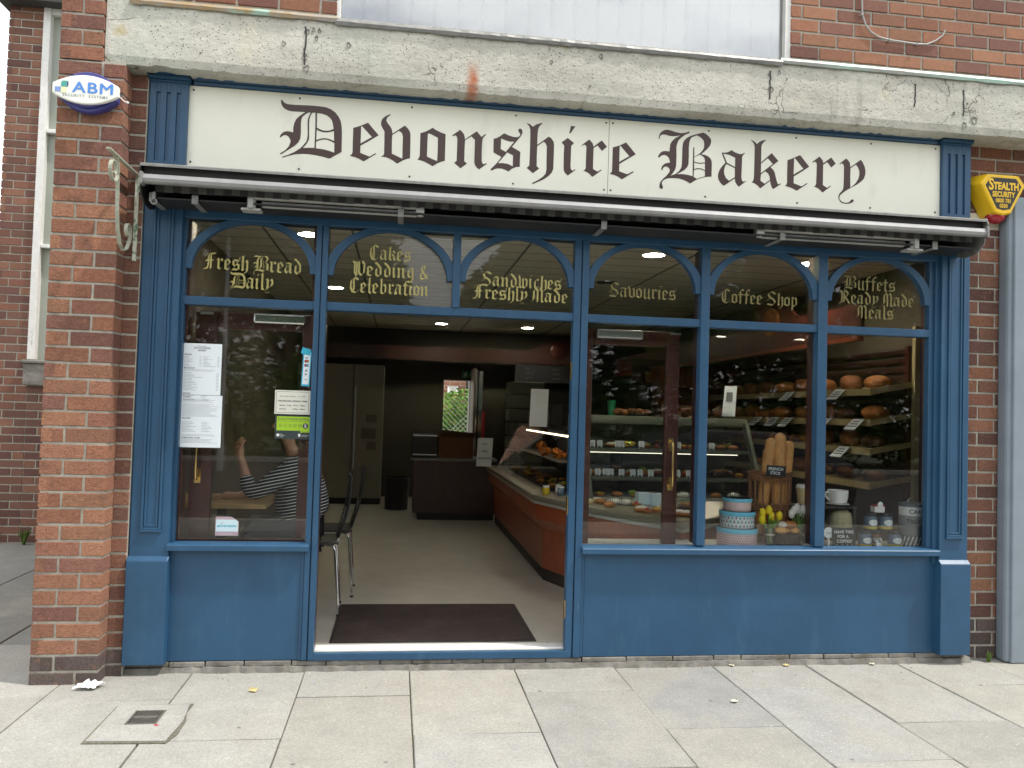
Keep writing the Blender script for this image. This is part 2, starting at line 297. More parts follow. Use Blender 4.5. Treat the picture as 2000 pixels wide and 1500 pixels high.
def curve_mesh(cu):
    o=bpy.data.objects.new('t',cu); col.objects.link(o); dg=bpy.context.evaluated_depsgraph_get(); dg.update()
    e=o.evaluated_get(dg); me=e.to_mesh(); vs=[tuple(v.co) for v in me.vertices]; fs=[tuple(p.vertices) for p in me.polygons]
    e.to_mesh_clear(); bpy.data.objects.remove(o); bpy.data.curves.remove(cu); return vs,fs
def text2d(body,size,bold=0,align='CENTER',spacing=1):
    cu=bpy.data.curves.new('t','FONT'); cu.body=body; cu.size=size; cu.align_x=align; cu.offset=bold; cu.space_character=spacing; cu.resolution_u=3; cu.fill_mode='FRONT'
    return curve_mesh(cu)
def write(mb,body,x,y,z,size,m=0,bold=0,align='CENTER',sx=1,tilt=0,spacing=1,back=False):   # upright writing facing -y
    vs,fs=text2d(body,size,bold,align,spacing); ct,st=math.cos(tilt),math.sin(tilt)
    q=[(x+(a*sx)*ct-b*st,y,z+(a*sx)*st+b*ct) for a,b,_ in vs]
    mb.add(q,fs,m)
def polyfill(polys):
    cu=bpy.data.curves.new('t','CURVE'); cu.dimensions='2D'; cu.fill_mode='FRONT'
    for p in polys:
        s_=cu.splines.new('POLY'); s_.points.add(len(p)-1); s_.use_cyclic_u=True
        for i,(a,b) in enumerate(p): s_.points[i].co=(a,b,0,1)
    return curve_mesh(cu)
def px(x,y,Y=None,z=None):                      # where the line of sight through a photograph pixel meets a plane
    d=CW+CR*((x-1000)/CF)-CU*((y-750)/CF)
    t=(Y-CP.y)/d.y if Y is not None else (z-CP.z)/d.z
    return CP+d*t
# ================================================================== blackletter glyphs
SIGN=[('D','-703,3150 -695,3151 -690,3142 -679,3134 -663,3130 -629,3129 -548,3132 -495,3132 -459,3130 -428,3120 -403,3103 -385,3081 -373,3058 -367,3030 -364,2999 -362,2883 -427,2840 -463,2848 -502,2854 -538,2857 -574,2857 -612,2852 -647,2841 -682,2827 -686,2832 -651,2846 -619,2864 -587,2888 -570,2908 -557,2927 -552,2945 -551,2972 -554,3034 -552,3059 -546,3075 -539,3092 -547,3093 -564,3083 -582,3066 -588,3050 -590,3028 -588,2973 -590,2942 -600,2919 -620,2898 -646,2878 -693,2844 -698,2849 -669,2870 -652,2891 -644,2910 -642,2926 -647,2937 -656,2949 -668,2955 -678,2954 -688,2948 -698,2939 -702,2945 -695,2958 -682,2972 -664,2978 -647,2977 -630,2973 -630,3000 -626,3025 -617,3048 -600,3068 -568,3093 -636,3091 -660,3094 -681,3103 -695,3117 -701,3133|-529,3093 -513,3094 -511,3025 -511,2963 -511,2895 -545,2893 -575,2890 -558,2909 -547,2930 -542,2945 -544,2992 -545,3035 -544,3056 -539,3075|-504,3092 -478,3091 -451,3084 -432,3071 -421,3057 -415,3036 -410,3010 -430,3000 -451,2996 -469,2997 -484,3002 -502,3010|-502,2999 -486,2991 -468,2987 -447,2987 -426,2992 -408,2998 -405,2942 -422,2948 -440,2953 -461,2954 -482,2949 -503,2940|-504,2930 -485,2940 -464,2946 -443,2946 -422,2939 -403,2930 -402,2876 -426,2883 -453,2889 -480,2892 -503,2893'),
('e','-302,3024 -261,3040 -221,3060 -160,2993 -207,2960 -259,2926 -259,2885 -207,2868 -173,2890 -170,2886 -238,2838 -262,2850 -284,2858 -313,2864 -314,2867 -305,2874 -301,2887 -302,2948|-259,3036 -253,3037 -197,2980 -259,2939'),
('v','-100,3119 -97,3114 -111,3103 -118,3093 -120,3080 -113,3067 -100,3052 -90,3038 -86,3026 -83,3008 -15,3060 2,3045 13,3030 18,3011 19,2972 20,2875 1,2869 -20,2859 -52,2838 -74,2854 -96,2865 -116,2871 -139,2872 -140,2875 -130,2880 -126,2890 -127,2961 -128,3016 -135,3028 -143,3041 -149,3055 -149,3068 -145,3084 -134,3098 -117,3110|-84,3000 -48,3027 -35,3020 -28,3011 -24,2995 -24,2953 -23,2869 -83,2894 -85,2964'),
('o','74,3023 98,3032 120,3044 142,3059 161,3048 187,3037 217,3028 217,2954 217,2874 196,2867 171,2854 149,2838 126,2850 100,2862 81,2867 62,2870 69,2879 74,2892 74,2960|116,3024 129,3024 174,3004 175,2935 174,2869 115,2891 115,2963'),
('n','255,3024 299,3060 313,3047 323,3034 327,3019 328,3006 395,3059 423,3028 446,3047 449,3042 436,3028 430,3015 428,2996 427,2934 428,2893 432,2878 439,2870 454,2878 458,2873 414,2838 399,2850 390,2863 386,2880 386,2931 386,3007 365,3027 329,3001 328,2944 328,2881 344,2867 308,2838 271,2866 285,2880 285,2941 285,3006 280,3021 272,3026 258,3019'),
('s','494,3022 511,3028 531,3040 553,3059 579,3049 607,3042 627,3042 639,3045 648,3054 647,3064 639,3072 635,3082 638,3091 647,3094 655,3091 660,3081 660,3069 655,3054 601,2983 651,2958 650,2916 650,2871 629,2867 605,2856 585,2838 564,2848 544,2853 520,2852 503,2846 490,2837 482,2839 481,2844 519,2886 542,2920 495,2943 494,2984|537,3028 559,3020 587,3013 614,3015 566,2951 536,2966|575,2949 609,2934 609,2870 581,2882 555,2885 523,2883'),
('h','684,3129 701,3125 721,3110 739,3125 773,3137 776,3134 760,3118 752,3100 750,3083 749,3044 749,3006 816,3060 832,3049 844,3033 848,3014 848,2948 847,2872 839,2850 820,2828 790,2805 728,2775 725,2781 762,2802 789,2823 803,2841 807,2865 806,2928 806,3000 799,3017 787,3028 749,2998 748,2941 749,2882 764,2868 728,2838 691,2867 706,2882 707,2955 707,3041 706,3093 698,3113 685,3125'),
('i','928,3060 966,3033 950,3015 949,2966 949,2894 952,2877 960,2870 967,2872 976,2880 979,2875 934,2839 918,2852 910,2866 908,2883 907,2963 908,3014 892,3031|945,3132 972,3132 944,3089 936,3088'),
('r','1012,3023 1056,3061 1070,3048 1079,3037 1083,3020 1132,3061 1164,3026 1134,2998 1107,3029 1084,3012 1083,2961 1083,2889 1111,2874 1132,2888 1136,2885 1081,2841 1062,2858 1044,2869 1026,2873 1035,2880 1040,2892 1040,2958 1041,3013 1037,3024 1027,3028 1014,3019'),
('e','1199,3024 1240,3039 1279,3060 1339,2994 1241,2929 1240,2886 1290,2871 1326,2892 1330,2887 1259,2839 1237,2852 1214,2861 1185,2866 1193,2874 1198,2886 1199,2970|1241,3036 1246,3037 1300,2980 1240,2941'),
('B','1476,3098 1478,3112 1483,3127 1495,3142 1512,3152 1527,3155 1547,3153 1571,3147 1592,3143 1613,3141 1636,3144 1664,3155 1668,3147 1639,3133 1616,3114 1599,3096 1591,3075 1587,3057 1589,3000 1588,2942 1582,2919 1571,2901 1555,2881 1586,2894 1606,2912 1618,2930 1623,2951 1624,3003 1624,3054 1627,3080 1634,3098 1649,3114 1675,3130 1712,3143 1752,3155 1773,3146 1791,3130 1801,3117 1802,3102 1797,3082 1781,3060 1760,3040 1742,3024 1767,3021 1785,3014 1800,3002 1807,2987 1809,2967 1809,2893 1785,2891 1755,2884 1718,2870 1676,2842 1655,2854 1631,2862 1604,2868 1572,2868 1542,2865 1522,2858 1508,2847 1502,2836 1504,2825 1510,2811 1509,2802 1501,2798 1493,2800 1488,2808 1488,2821 1493,2839 1510,2860 1530,2880 1543,2896 1550,2911 1547,2922 1538,2932 1526,2935 1514,2930 1507,2922 1505,2912 1497,2912 1498,2925 1504,2938 1517,2950 1531,2956 1549,2958 1547,2974 1539,2991 1527,3000 1516,3003 1502,3000 1491,2994 1484,2984 1475,2987 1480,3001 1492,3017 1509,3026 1527,3027 1545,3026 1546,3046 1549,3069 1558,3087 1578,3108 1610,3127 1589,3122 1566,3119 1542,3119 1522,3124 1504,3125 1492,3121 1485,3113 1482,3097|1593,2893 1618,2907 1641,2922 1657,2940 1664,2959 1665,3005 1664,3057 1666,3086 1671,3107 1681,3121 1714,3135 1738,3123 1755,3107 1759,3087 1758,3064 1747,3043 1731,3026 1699,3005 1698,3061 1691,3061 1691,3007 1691,2950 1691,2888 1666,2893 1636,2896 1612,2895|1699,3002 1734,3021 1752,3012 1763,3000 1767,2977 1747,2972 1723,2971 1699,2976|1699,2970 1720,2966 1741,2966 1766,2971 1767,2929 1748,2937 1727,2939 1712,2936 1700,2930|1699,2924 1715,2931 1733,2933 1751,2930 1767,2923 1767,2892 1743,2884 1718,2874 1697,2884'),
('a','1870,3039 1872,3044 1890,3044 1907,3048 1921,3055 1930,3063 1946,3053 1969,3045 1985,3042 1999,3044 2012,3053 2015,3049 2002,3034 1998,3022 1998,2997 1997,2944 1996,2900 2000,2884 2006,2877 2013,2877 2024,2883 2026,2880 1981,2843 1967,2857 1958,2871 1955,2892 1886,2842 1866,2859 1854,2877 1849,2898 1851,2917 1859,2939 1873,2959 1894,2983|1880,3037 1919,3032 1955,3017 1955,2967 1955,2962 1904,2984 1902,2988|1900,2976 1954,2954 1955,2900 1919,2876 1899,2891 1888,2914 1886,2936 1891,2958'),
('k','2054,3134 2071,3127 2091,3112 2108,3127 2124,3135 2147,3141 2147,3138 2133,3125 2123,3112 2119,3096 2119,3060 2119,3001 2186,3063 2229,3018 2180,2976 2197,2962 2207,2945 2213,2923 2220,2897 2226,2881 2230,2875 2245,2882 2248,2878 2199,2844 2188,2857 2182,2878 2179,2893 2117,2843 2099,2860 2080,2871 2060,2876 2070,2884 2075,2900 2076,2949 2077,3030 2077,3090 2073,3108 2062,3124 2052,3131|2119,2993 2161,3030 2194,2997 2119,2935|2119,2927 2146,2950 2164,2938 2174,2921 2178,2899 2144,2873 2117,2890'),
('e','2287,3027 2328,3044 2368,3064 2428,2997 2380,2963 2329,2930 2329,2889 2381,2873 2414,2895 2418,2891 2350,2844 2325,2856 2300,2863 2274,2870 2283,2877 2287,2889 2287,2951|2330,3041 2336,3042 2390,2982 2328,2942'),
('r','2447,3027 2493,3064 2506,3052 2515,3041 2519,3025 2570,3064 2600,3028 2571,3002 2544,3033 2518,3015 2518,2952 2518,2891 2545,2875 2569,2890 2572,2887 2517,2844 2498,2861 2482,2871 2461,2877 2471,2885 2475,2896 2476,2950 2477,3013 2473,3026 2463,3031 2450,3023'),
('y','2624,3029 2668,3065 2682,3053 2692,3040 2696,3013 2764,3064 2778,3046 2790,3023 2796,2996 2794,2972 2785,2947 2767,2928 2742,2909 2698,2884 2666,2864 2644,2847 2631,2834 2627,2822 2629,2810 2638,2800 2651,2794 2667,2791 2683,2793 2696,2799 2702,2810 2711,2815 2720,2812 2721,2804 2709,2794 2690,2787 2670,2785 2648,2787 2632,2797 2622,2813 2621,2831 2628,2846 2641,2860 2650,2873 2653,2893 2654,2947 2654,3013 2649,3028 2639,3033 2628,3025|2697,3006 2732,3032 2747,3014 2755,2993 2756,2969 2749,2944 2732,2916 2698,2886 2696,2950'),
]

GL={}
for n_,t_ in SIGN:
    ps=[[tuple(int(k)/1000 for k in q.split(',')) for q in p.split()] for p in t_.split('|')]
    if n_ not in GL:
        x0=min(a for a,b in ps[0]); wd=max(a for a,b in ps[0])-x0
        GL[n_]=([[((a-x0)/.221,(b-2.840)/.221) for a,b in p] for p in ps],wd/.221)
NIB={'b':[[(.22,1.4),(.22,.15),(.45,.05),(.68,.2),(.68,.75),(.5,.92),(.25,.7)]],
'c':[[(.6,.85),(.45,.95),(.22,.75),(.22,.2),(.42,.05),(.65,.18)]],
'd':[[(.12,1.32),(.42,1.1),(.68,.8),(.68,.2),(.45,.05),(.22,.2),(.22,.72),(.45,.90)]],
'f':[[(.62,1.35),(.45,1.45),(.28,1.25),(.28,.02)],[(.05,.93),(.58,.93)]],
'g':[[(.68,.9),(.45,.95),(.22,.75),(.22,.3),(.42,.12),(.66,.3)],[(.68,.95),(.68,-.05),(.45,-.33),(.15,-.25)]],
'l':[[(.08,1.32),(.22,1.42),(.22,.12),(.38,.03)]],
'p':[[(.1,.9),(.22,1.0),(.22,-.35)],[(.22,.75),(.5,.95),(.68,.75),(.68,.2),(.45,.05),(.25,.15)]],
't':[[(.28,1.25),(.25,.15),(.42,.03),(.55,.12)],[(.05,.93),(.55,.93)]],
'u':[[(.1,.88),(.22,.97),(.22,.15),(.4,.04),(.65,.2)],[(.68,.97),(.68,.12),(.82,.03)]],
'w':[[(.10,1.2),(.2,.9),(.2,.15),(.38,.04),(.55,.2)],[(.55,.97),(.55,.15),(.75,.04),(.95,.2),(.95,.8),(.8,.93)]],
'&':[[(.85,.1),(.25,.85),(.28,1.2),(.5,1.3),(.6,1.05),(.15,.45),(.2,.1),(.5,.02),(.85,.5)]],
':':[[(.10,.72),(.22,.82)],[(.10,.08),(.22,.18)]],
'C':[[(.95,1.2),(.6,1.4),(.2,1.1),(.15,.5),(.35,.1),(.7,.02),(1.0,.25)],[(.5,1.3),(.5,.2)]],
'F':[[(0,.05),(.3,.1),(.4,.4),(.4,1.1),(.5,1.3),(1.05,1.38)],[(.1,1.1),(.35,1.35)],[(.15,.75),(.85,.78)],[(.64,1.2),(.64,.1)]],
'S':[[(1.0,1.2),(.6,1.4),(.2,1.15),(.35,.85),(.8,.65),(1.0,.35),(.7,.05),(.1,.15)],[(.1,.5),(.35,.75)]],
'W':[[(0,1.3),(.2,1.2),(.2,.3),(.45,.05),(.65,.3),(.65,1.3)],[(.65,.3),(.9,.05),(1.15,.3),(1.2,1.1),(1.0,1.35)],[(.42,1.3),(.42,.25)]],
'M':[[(0,.1),(.2,.3),(.2,1.1),(.4,1.35),(.6,1.1),(.6,.05)],[(.6,1.1),(.85,1.35),(1.05,1.1),(1.05,.1),(1.22,.05)]],
'R':[[(.1,1.3),(.3,1.1),(.3,.15),(0,.05)],[(.3,1.1),(.7,1.38),(1.0,1.1),(.9,.8),(.5,.7)],[(.6,.7),(1.0,.35),(1.2,.05)],[(.55,1.2),(.55,.15)]]}
NIBW={'C':1.12,'F':1.1,'S':1.15,'W':1.35,'M':1.3,'R':1.3,'w':1.12,'l':.46,'t':.6,'f':.62,'&':.98,':':.3,'c':.72}
def hull(P_):
    P_=sorted(set(P_)); 
    def half(q):
        h=[]
        for p in q:
            while len(h)>1 and (h[-1][0]-h[-2][0])*(p[1]-h[-2][1])-(h[-1][1]-h[-2][1])*(p[0]-h[-2][0])<=0: h.pop()
            h.append(p)
        return h
    a=half(P_); b=half(P_[::-1]); return a[:-1]+b[:-1]
def black_text(mb,text,cx,y,z,xh,width=None,m=0,tilt=0):
    # measure
    adv=[]; x=0
    for ch in text:
        if ch==' ': x+=.42; continue
        if ch in NIB: w_=NIBW.get(ch,.86)
        else: w_=GL[ch][1]
        adv.append((ch,x)); x+=w_+.07
    tot=x*xh; sx=1 if width is None else width/tot
    X0=cx-tot*sx/2; st=0
    ct,sn=math.cos(tilt),math.sin(tilt)
    def T(a,b,k): 
        u=(a-cx); v=b-z; return (cx+u*ct-v*sn,y-k*.00012,z+u*sn+v*ct)
    for ch,ax in adv:
        if ch in NIB:
            for s_ in NIB[ch]:
                for i in range(len(s_)-1):
                    pts=[]
                    for q in s_[i:i+2]:
                        for dx,dy in ((-.080,-.062),(.080,.062),(-.068,-.082),(.094,.042)): pts.append((q[0]+dx,q[1]+dy))
                    h=hull(pts); st+=1
                    mb.add([T(X0+(ax+a)*xh*sx,z+b*xh,1+st%9) for a,b in h],[tuple(range(len(h)))],m)
        else:
            vs,fs=polyfill(GL[ch][0])
            mb.add([T(X0+(ax+a)*xh*sx,z+b*xh,0) for a,b,_ in vs],fs,m)
# ================================================================== bricks
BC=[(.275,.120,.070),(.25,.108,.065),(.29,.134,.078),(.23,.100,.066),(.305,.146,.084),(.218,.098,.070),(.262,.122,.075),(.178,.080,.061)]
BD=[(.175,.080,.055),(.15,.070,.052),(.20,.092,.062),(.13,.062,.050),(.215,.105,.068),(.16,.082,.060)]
def bricks(mb,O,U,Nn,length,z0,z1,module=.227,course=.083,pal=BC,rnd=None,bond='stretcher',j=.0135,phase=0,zoff=0,sooty=0,th=.05):
    rnd=rnd or R; U=Vector(U); Nn=Vector(Nn); O=Vector(O)
    k0=int(round((z0-zoff)/course)); k1=int(round((z1-zoff)/course))
    for k in range(k0,k1):
        zz=zoff+k*course+j/2; cuts=[]
        if bond=='stretcher':
            x=-module*((k%2)*.5)-phase
            while x<length: cuts.append((x+j/2,x+module-j/2)); x+=module
        elif bond=='pier':                     # header then stretcher, turning about at every course
            h=.105; cuts=[(0,h),(h+j,length)] if k%2 else [(0,length-h-j),(length-h,length)]
        elif bond=='narrow': cuts=[(0,.213)] if k%2 else [(0,.101),(.112,.213)]
        elif bond=='one': cuts=[(0,length)]
        elif bond=='side': cuts=[(0,length)]
        for a,b in cuts:
            a=max(a,0); b=min(b,length)
            if b-a<.012: continue
            c=rnd.choice(pal); f=rnd.uniform(.82,1.16)
            if k<k0+sooty: c=(.10,.075,.068); f=rnd.uniform(.8,1.2)
            c=tuple(t*f for t in c)
            d=rnd.uniform(-.0018,.0018); dz=rnd.uniform(-.0012,.0012)
            bv=.0022
            p=[O+U*a,O+U*b]; top=Vector((0,0,zz+course-j+dz)); bot=Vector((0,0,zz+dz)); F=Nn*d; B=-Nn*th; up=Vector((0,0,1))
            o=[p[0]+bot,p[1]+bot,p[1]+top,p[0]+top]
            i_=[o[0]+F+U*bv+up*bv,o[1]+F-U*bv+up*bv,o[2]+F-U*bv-up*bv,o[3]+F+U*bv-up*bv]
            jt=lambda: U*rnd.uniform(-.0016,.0016)+up*rnd.uniform(-.0016,.0016)
            i_=[q+jt() for q in i_]; e_=[q+F-Nn*bv+jt()*.6 for q in o]; b_=[q+B for q in o]
            vs=i_+e_+b_
            fs=[(0,1,2,3)]+[(s,(s+1)%4,(s+1)%4+4,s+4)[::-1] for s in range(4)]+[(s+4,(s+1)%4+4,(s+1)%4+8,s+8)[::-1] for s in range(4)]
            mb.add(vs,fs,0,c)
    return mb
# ================================================================== ground
MB().add([(-300,-300,-.14),(300,-300,-.14),(300,300,-.14),(-300,300,-.14)],[(0,1,2,3)]).build('ground','ground',kind='structure')
MB().box(-60,60,-18.6,-6.15,-.30,-.11).build('road','asphalt',kind='structure')
b=MB(); b.box(-60,60,-6.15,-6.0,-.2,.0); b.box(-60,60,-18.75,-18.6,-.2,.02); b.build('kerb','concrete',kind='structure',bevel=.02)
MB().box(-60,60,-30,-18.75,-.2,-.01).build('verge','ground',kind='structure')
b=MB(); b.box(-60,60,-6.0,.6,-.1,-.012); b.box(-12,-1.75,.6,12,-.1,-.012); b.build('pavement_bed','joint',kind='structure')
def pavement():
    b=MB(); r=random.Random(3)
    xs=[-9.3,-8.4,-7.5,-6.6,-5.7,-4.8,-3.9,-3.0,-2.28,-1.655,-1.045,-.457,.113,.70,1.286,1.876,2.45,3.04,3.63,4.22,4.81,5.4,6.0,6.6,7.2]
    for i in range(len(xs)-1):
        off=-.41 if i%2==1 else 0
        if i==10: off=-.0
        if i<9: off=-.35-.3*(i%2)
        y=off+.92*14 if xs[i]<-1.7 else off
        ys=[.12]
        if xs[i]<-1.7: ys=[6.5]; 
        yy=y
        while yy>-6.0:
            if yy<ys[-1]-.05: ys.append(yy)
            yy-=.92
        ys.append(-6.0)
        for k in range(len(ys)-1):
            g=.003 if r.random()<.7 else .005
            x0,x1,y1,y0=xs[i]+g,xs[i+1]-g,ys[k]-g,ys[k+1]+g
            f=r.uniform(.88,1.07); wv=r.uniform(-.008,.012)
            c=(.315*f+wv,.308*f+wv*.6,.280*f-wv*.4)
            if i in(14,) and k==1: c=(.262,.262,.25)
            if i==15 and k==1: c=(.30,.30,.285)
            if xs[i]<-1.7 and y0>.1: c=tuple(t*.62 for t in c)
            dz=r.uniform(-.002,.002); tl=r.uniform(-.002,.002); e=.004
            J=lambda: r.uniform(-.0025,.0025)
            o=[(x0+J(),y0+J()),(x1+J(),y0+J()),(x1+J(),y1+J()),(x0+J(),y1+J())]
            inn=[(o[0][0]+e,o[0][1]+e),(o[1][0]-e,o[1][1]+e),(o[2][0]-e,o[2][1]-e),(o[3][0]+e,o[3][1]-e)]
            vs=[(p[0],p[1],-.012) for p in o]+[(p[0],p[1],dz-.003) for p in o]+[(p[0],p[1],dz+(tl if q in(0,3) else -tl)) for q,p in enumerate(inn)]
            fs=[(8,9,10,11)]+[(s+4,(s+1)%4+4,(s+1)%4+8,s+8) for s in range(4)]+[(s,(s+1)%4,(s+1)%4+4,s+4) for s in range(4)]
            b.add(vs,fs,0,c)
    b.build('pavement','slab',kind='structure')
    # concrete patch round the drain cover, with its mortar edge
    b=MB()
    po=[(-1.275,-.940),(-.93,-.955),(-.905,-.86),(-.908,-.70),(-.93,-.60),(-.925,-.485),(-1.270,-.498)]
    b.slab(po,-.005,.0045); b.build('patch_joint','joint',kind='structure')
    b=MB(); b.slab([(-1.262,-.925),(-.935,-.94),(-.918,-.72),(-.94,-.50),(-1.262,-.51)],-.004,.0085,0,(.33,.325,.30)); b.build('pavement_patch','slab',kind='structure')
pavement()
# ================================================================== the building
bd=thing('shop_building','red brick shop building with a stained concrete beam over its shopfront','building')
YP=-.165; YR=-.045; YW=.06; YU=-.02
# left pier
b=MB(); bricks(b,(-1.803,YP,0),(1,0,0),(0,-1,0),.213,3.22,4.9,bond='narrow',zoff=-.02,rnd=random.Random(55),th=.10)
bricks(b,(-1.803,YP,0),(1,0,0),(0,-1,0),.327,0,3.22,bond='pier',zoff=-.02,sooty=2,rnd=random.Random(5),th=.125)

bricks(b,(-1.803,YP+3.4,0),(0,-1,0),(-1,0,0),3.4,0,4.9,zoff=-.02,sooty=2,rnd=random.Random(66))
b.build('brick_pier','brick',bd)
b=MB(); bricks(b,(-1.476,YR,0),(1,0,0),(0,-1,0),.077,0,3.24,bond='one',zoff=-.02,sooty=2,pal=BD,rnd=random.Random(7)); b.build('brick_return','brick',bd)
MB().box(-1.796,-1.482,YP+.0065,3.2,-.05,3.225).box(-1.796,-1.597,YP+.0065,3.2,3.22,4.9).box(-1.48,-1.396,YR+.0065,.3,-.05,3.3).build('pier_mortar','mortar',bd)
# right wall
b=MB(); bricks(b,(3.49,YW,0),(1,0,0),(0,-1,0),2.2,0,3.26,zoff=.0,phase=.10,sooty=3,pal=BC+BD+BD,rnd=random.Random(8)); b.build('brick_wall','brick',bd)  # darker bricks mixed in to stand for shade on this wall
MB().box(3.44,5.7,YW+.0065,.35,-.05,3.3).build('wall_mortar','mortar',bd)
# upper walls beside the window
b=MB(); bricks(b,(-1.59,YU,0),(1,0,0),(0,-1,0),1.175,3.56,4.9,zoff=.0,phase=.05,rnd=random.Random(9)); b.build('upper_wall_brick','brick_smooth',bd)
b=MB(); bricks(b,(2.29,YU,0),(1,0,0),(0,-1,0),3.4,3.56,4.9,zoff=.0,phase=.045,rnd=random.Random(10)); b.build('upper_wall_brick','brick_smooth',bd)
MB().box(-1.6,-.425,YU+.0065,.3,3.5,4.9).build('upper_mortar','mortar',bd); MB().box(2.30,5.7,YU+.0065,.3,3.5,4.9).build('upper_mortar','mortar',bd)
# concrete beam: a subdivided front so that it can be worn
def beam():
    b=MB(); r=random.Random(4); x0,x1=-1.587,5.7; zb,zt=3.225,3.575; n=260; y=-.15
    nz=8; vs=[]; fs=[]
    for i in range(n+1):
        x=x0+(x1-x0)*i/n
        for k in range(nz+1):
            z=zb+(zt-zb)*k/nz; d=r.uniform(-.0012,.0012)
            if k==0: z+=max(0,r.gauss(0,.004)); d+=.003
            vs.append((x,y+d+(.006 if k==0 else 0),z))
        vs.append((x,.3,zb)); vs.append((x,.3,zt))
    w_=nz+3
    for i in range(n):
        for k in range(nz): fs.append((i*w_+k,(i+1)*w_+k,(i+1)*w_+k+1,i*w_+k+1))
        fs.append((i*w_,i*w_+nz+1,(i+1)*w_+nz+1,(i+1)*w_)); fs.append((i*w_+nz,(i+1)*w_+nz,(i+1)*w_+nz+2,i*w_+nz+2))
    fs.append(tuple([k for k in range(nz+1)][::-1]+[nz+1,nz+2][:1]+[nz+2])) 
    b.add(vs,fs)
    # joints in the beam with spalled edges
    for x,za,zz in ((-.565,3.30,3.51),(2.10,3.33,3.50),(3.34,3.33,3.49),(3.02,3.36,3.50)):
        p=[(x+r.uniform(-.004,.004),za+(zz-za)*k/8) for k in range(9)]
        b.prism([(a-.004,c) for a,c in p]+[(a+.004,c) for a,c in p[::-1]],-.1525,-.13,1)
    for k in range(22):
        cx=r.choice([-.55,2.12,3.36,r.uniform(-1.4,3.6),r.uniform(-1.4,3.6)])+r.gauss(0,.035); cz=r.uniform(3.27,3.50); s=r.uniform(.006,.022)
        po=[(cx+s*r.uniform(.5,1.1)*math.cos(a),cz+s*1.4*r.uniform(.5,1.1)*math.sin(a)) for a in [2*PI*q/9 for q in range(9)]]
        n_=len(po); b.add([(a,-.1535,c) for a,c in po]+[(cx+r.uniform(-.3,.3)*s,-.1465,cz+r.uniform(-.3,.3)*s)],[((q+1)%n_,q,n_) for q in range(n_)],2)
    b.build('concrete_beam',['concrete','black_metal','render_grey'],bd)
beam()
# flashing on the beam
def flash(x0,x1,seg,z=3.575,name='metal_flashing',mt='copper'):
    b=MB(); r=random.Random(int(x0*100)); n=seg; vs=[];fs=[]
    for i in range(n+1):
        x=x0+(x1-x0)*i/n; a=r.uniform(-.004,.004)
        for (y,zz) in ((YU,z+.035),(-.05,z+.026+a*.3),(-.160+a,z+.004+a*.5),(-.168+a,z-.012),(-.163+a,z-.030+a)): vs.append((x,y,zz))
    for i in range(n):
        for k in range(4): fs.append((i*5+k,(i+1)*5+k,(i+1)*5+k+1,i*5+k+1))
    b.add(vs,fs); o=b.build(name,mt,bd,smooth=False); s=o.modifiers.new('s','SOLIDIFY'); s.thickness=.003
flash(-1.47,-.40,26,mt='copper_brown'); flash(-.41,2.17,60,3.562,mt='alu_dull'); flash(2.16,5.6,60)
# upper window with vertical blinds
b=MB(); b.box(-.425,2.30,.10,.13,3.5,4.9); b.build('upper_window_backing','grey_green',bd)
b=MB()
for k in range(20):
    x=-.40+k*.1375; b.box(x,x+.115,.055,.060,3.57,4.9)
b.build('vertical_blind','blind',bd)
b=MB(); b.box(-.425,2.30,.03,.036,3.55,4.9); b.build('upper_window_pane','upper_pane',bd)
b=MB(); b.box(-.425,-.395,-.01,.09,3.55,4.9).box(2.255,2.30,-.01,.09,3.55,4.9).box(-.395,2.255,-.01,.09,3.55,3.585); b.build('upper_window_frame','white_paint',bd,bevel=.003)
# plinth under the shopfront
b=MB(); r=random.Random(12); x=-1.40
while x<3.5:
    l=r.uniform(.16,.30); b.box(x,min(x+l,3.5),.0+r.uniform(-.006,.004),.2,.030,.058+r.uniform(-.003,0)); x+=l+.006
b.build('plinth_brick','render_grey',bd,bevel=.004)
b=MB(); vs=[];fs=[]; n=120
for i in range(n+1):
    x=-1.42+4.95*i/n; q=r.uniform(-.008,.008); vs+=[(x,-.012+q,.030+r.uniform(-.003,.003)),(x,-.022+q,-.01),(x,.2,.030)]
for i in range(n): fs+=[(i*3,i*3+1,i*3+4,i*3+3),(i*3,i*3+3,i*3+5,i*3+2)]
b.add(vs,fs); b.build('plinth_render','render_grey',bd)
# shell that keeps the room dark: outer walls, roof, room walls, floor and ceiling
XL,XR,YB,ZF,ZC=-1.46,3.95,8.2,.10,2.70
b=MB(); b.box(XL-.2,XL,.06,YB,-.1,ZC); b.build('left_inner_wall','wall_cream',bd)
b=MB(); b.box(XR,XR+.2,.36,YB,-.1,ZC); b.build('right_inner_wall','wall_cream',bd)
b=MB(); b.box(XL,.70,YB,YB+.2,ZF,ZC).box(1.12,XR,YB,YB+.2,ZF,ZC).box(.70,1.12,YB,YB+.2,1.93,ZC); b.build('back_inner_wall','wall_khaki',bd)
b=MB(); b.box(-1.79,5.7,YB+.2,YB+.4,2.12,4.9).box(-1.79,.70,YB+.2,YB+.4,-.1,2.12).box(1.12,5.7,YB+.2,YB+.4,-.1,2.12).box(-1.79,5.7,.3,YB+.4,4.9,5.0).box(5.5,5.7,.3,YB+.2,-.1,4.9).box(-1.79,-1.66,3.3,YB+.2,-.1,4.9); b.build('outer_shell','mortar',bd)
b=MB(); b.slab([(-1.38,.055),(-.42,.055),(-.42,.02),(1.03,.02),(1.03,.055),(3.44,.055),(3.44,.14),(XR,.14),(XR,YB+.4),(XL,YB+.4),(XL,.055)],-.09,ZF); b.build('shop_floor','floor_vinyl',bd)
b=MB(); b.box(XL,XR,.06,YB,ZC,ZC+.1); b.build('shop_ceiling','ceiling',bd)
b=MB()
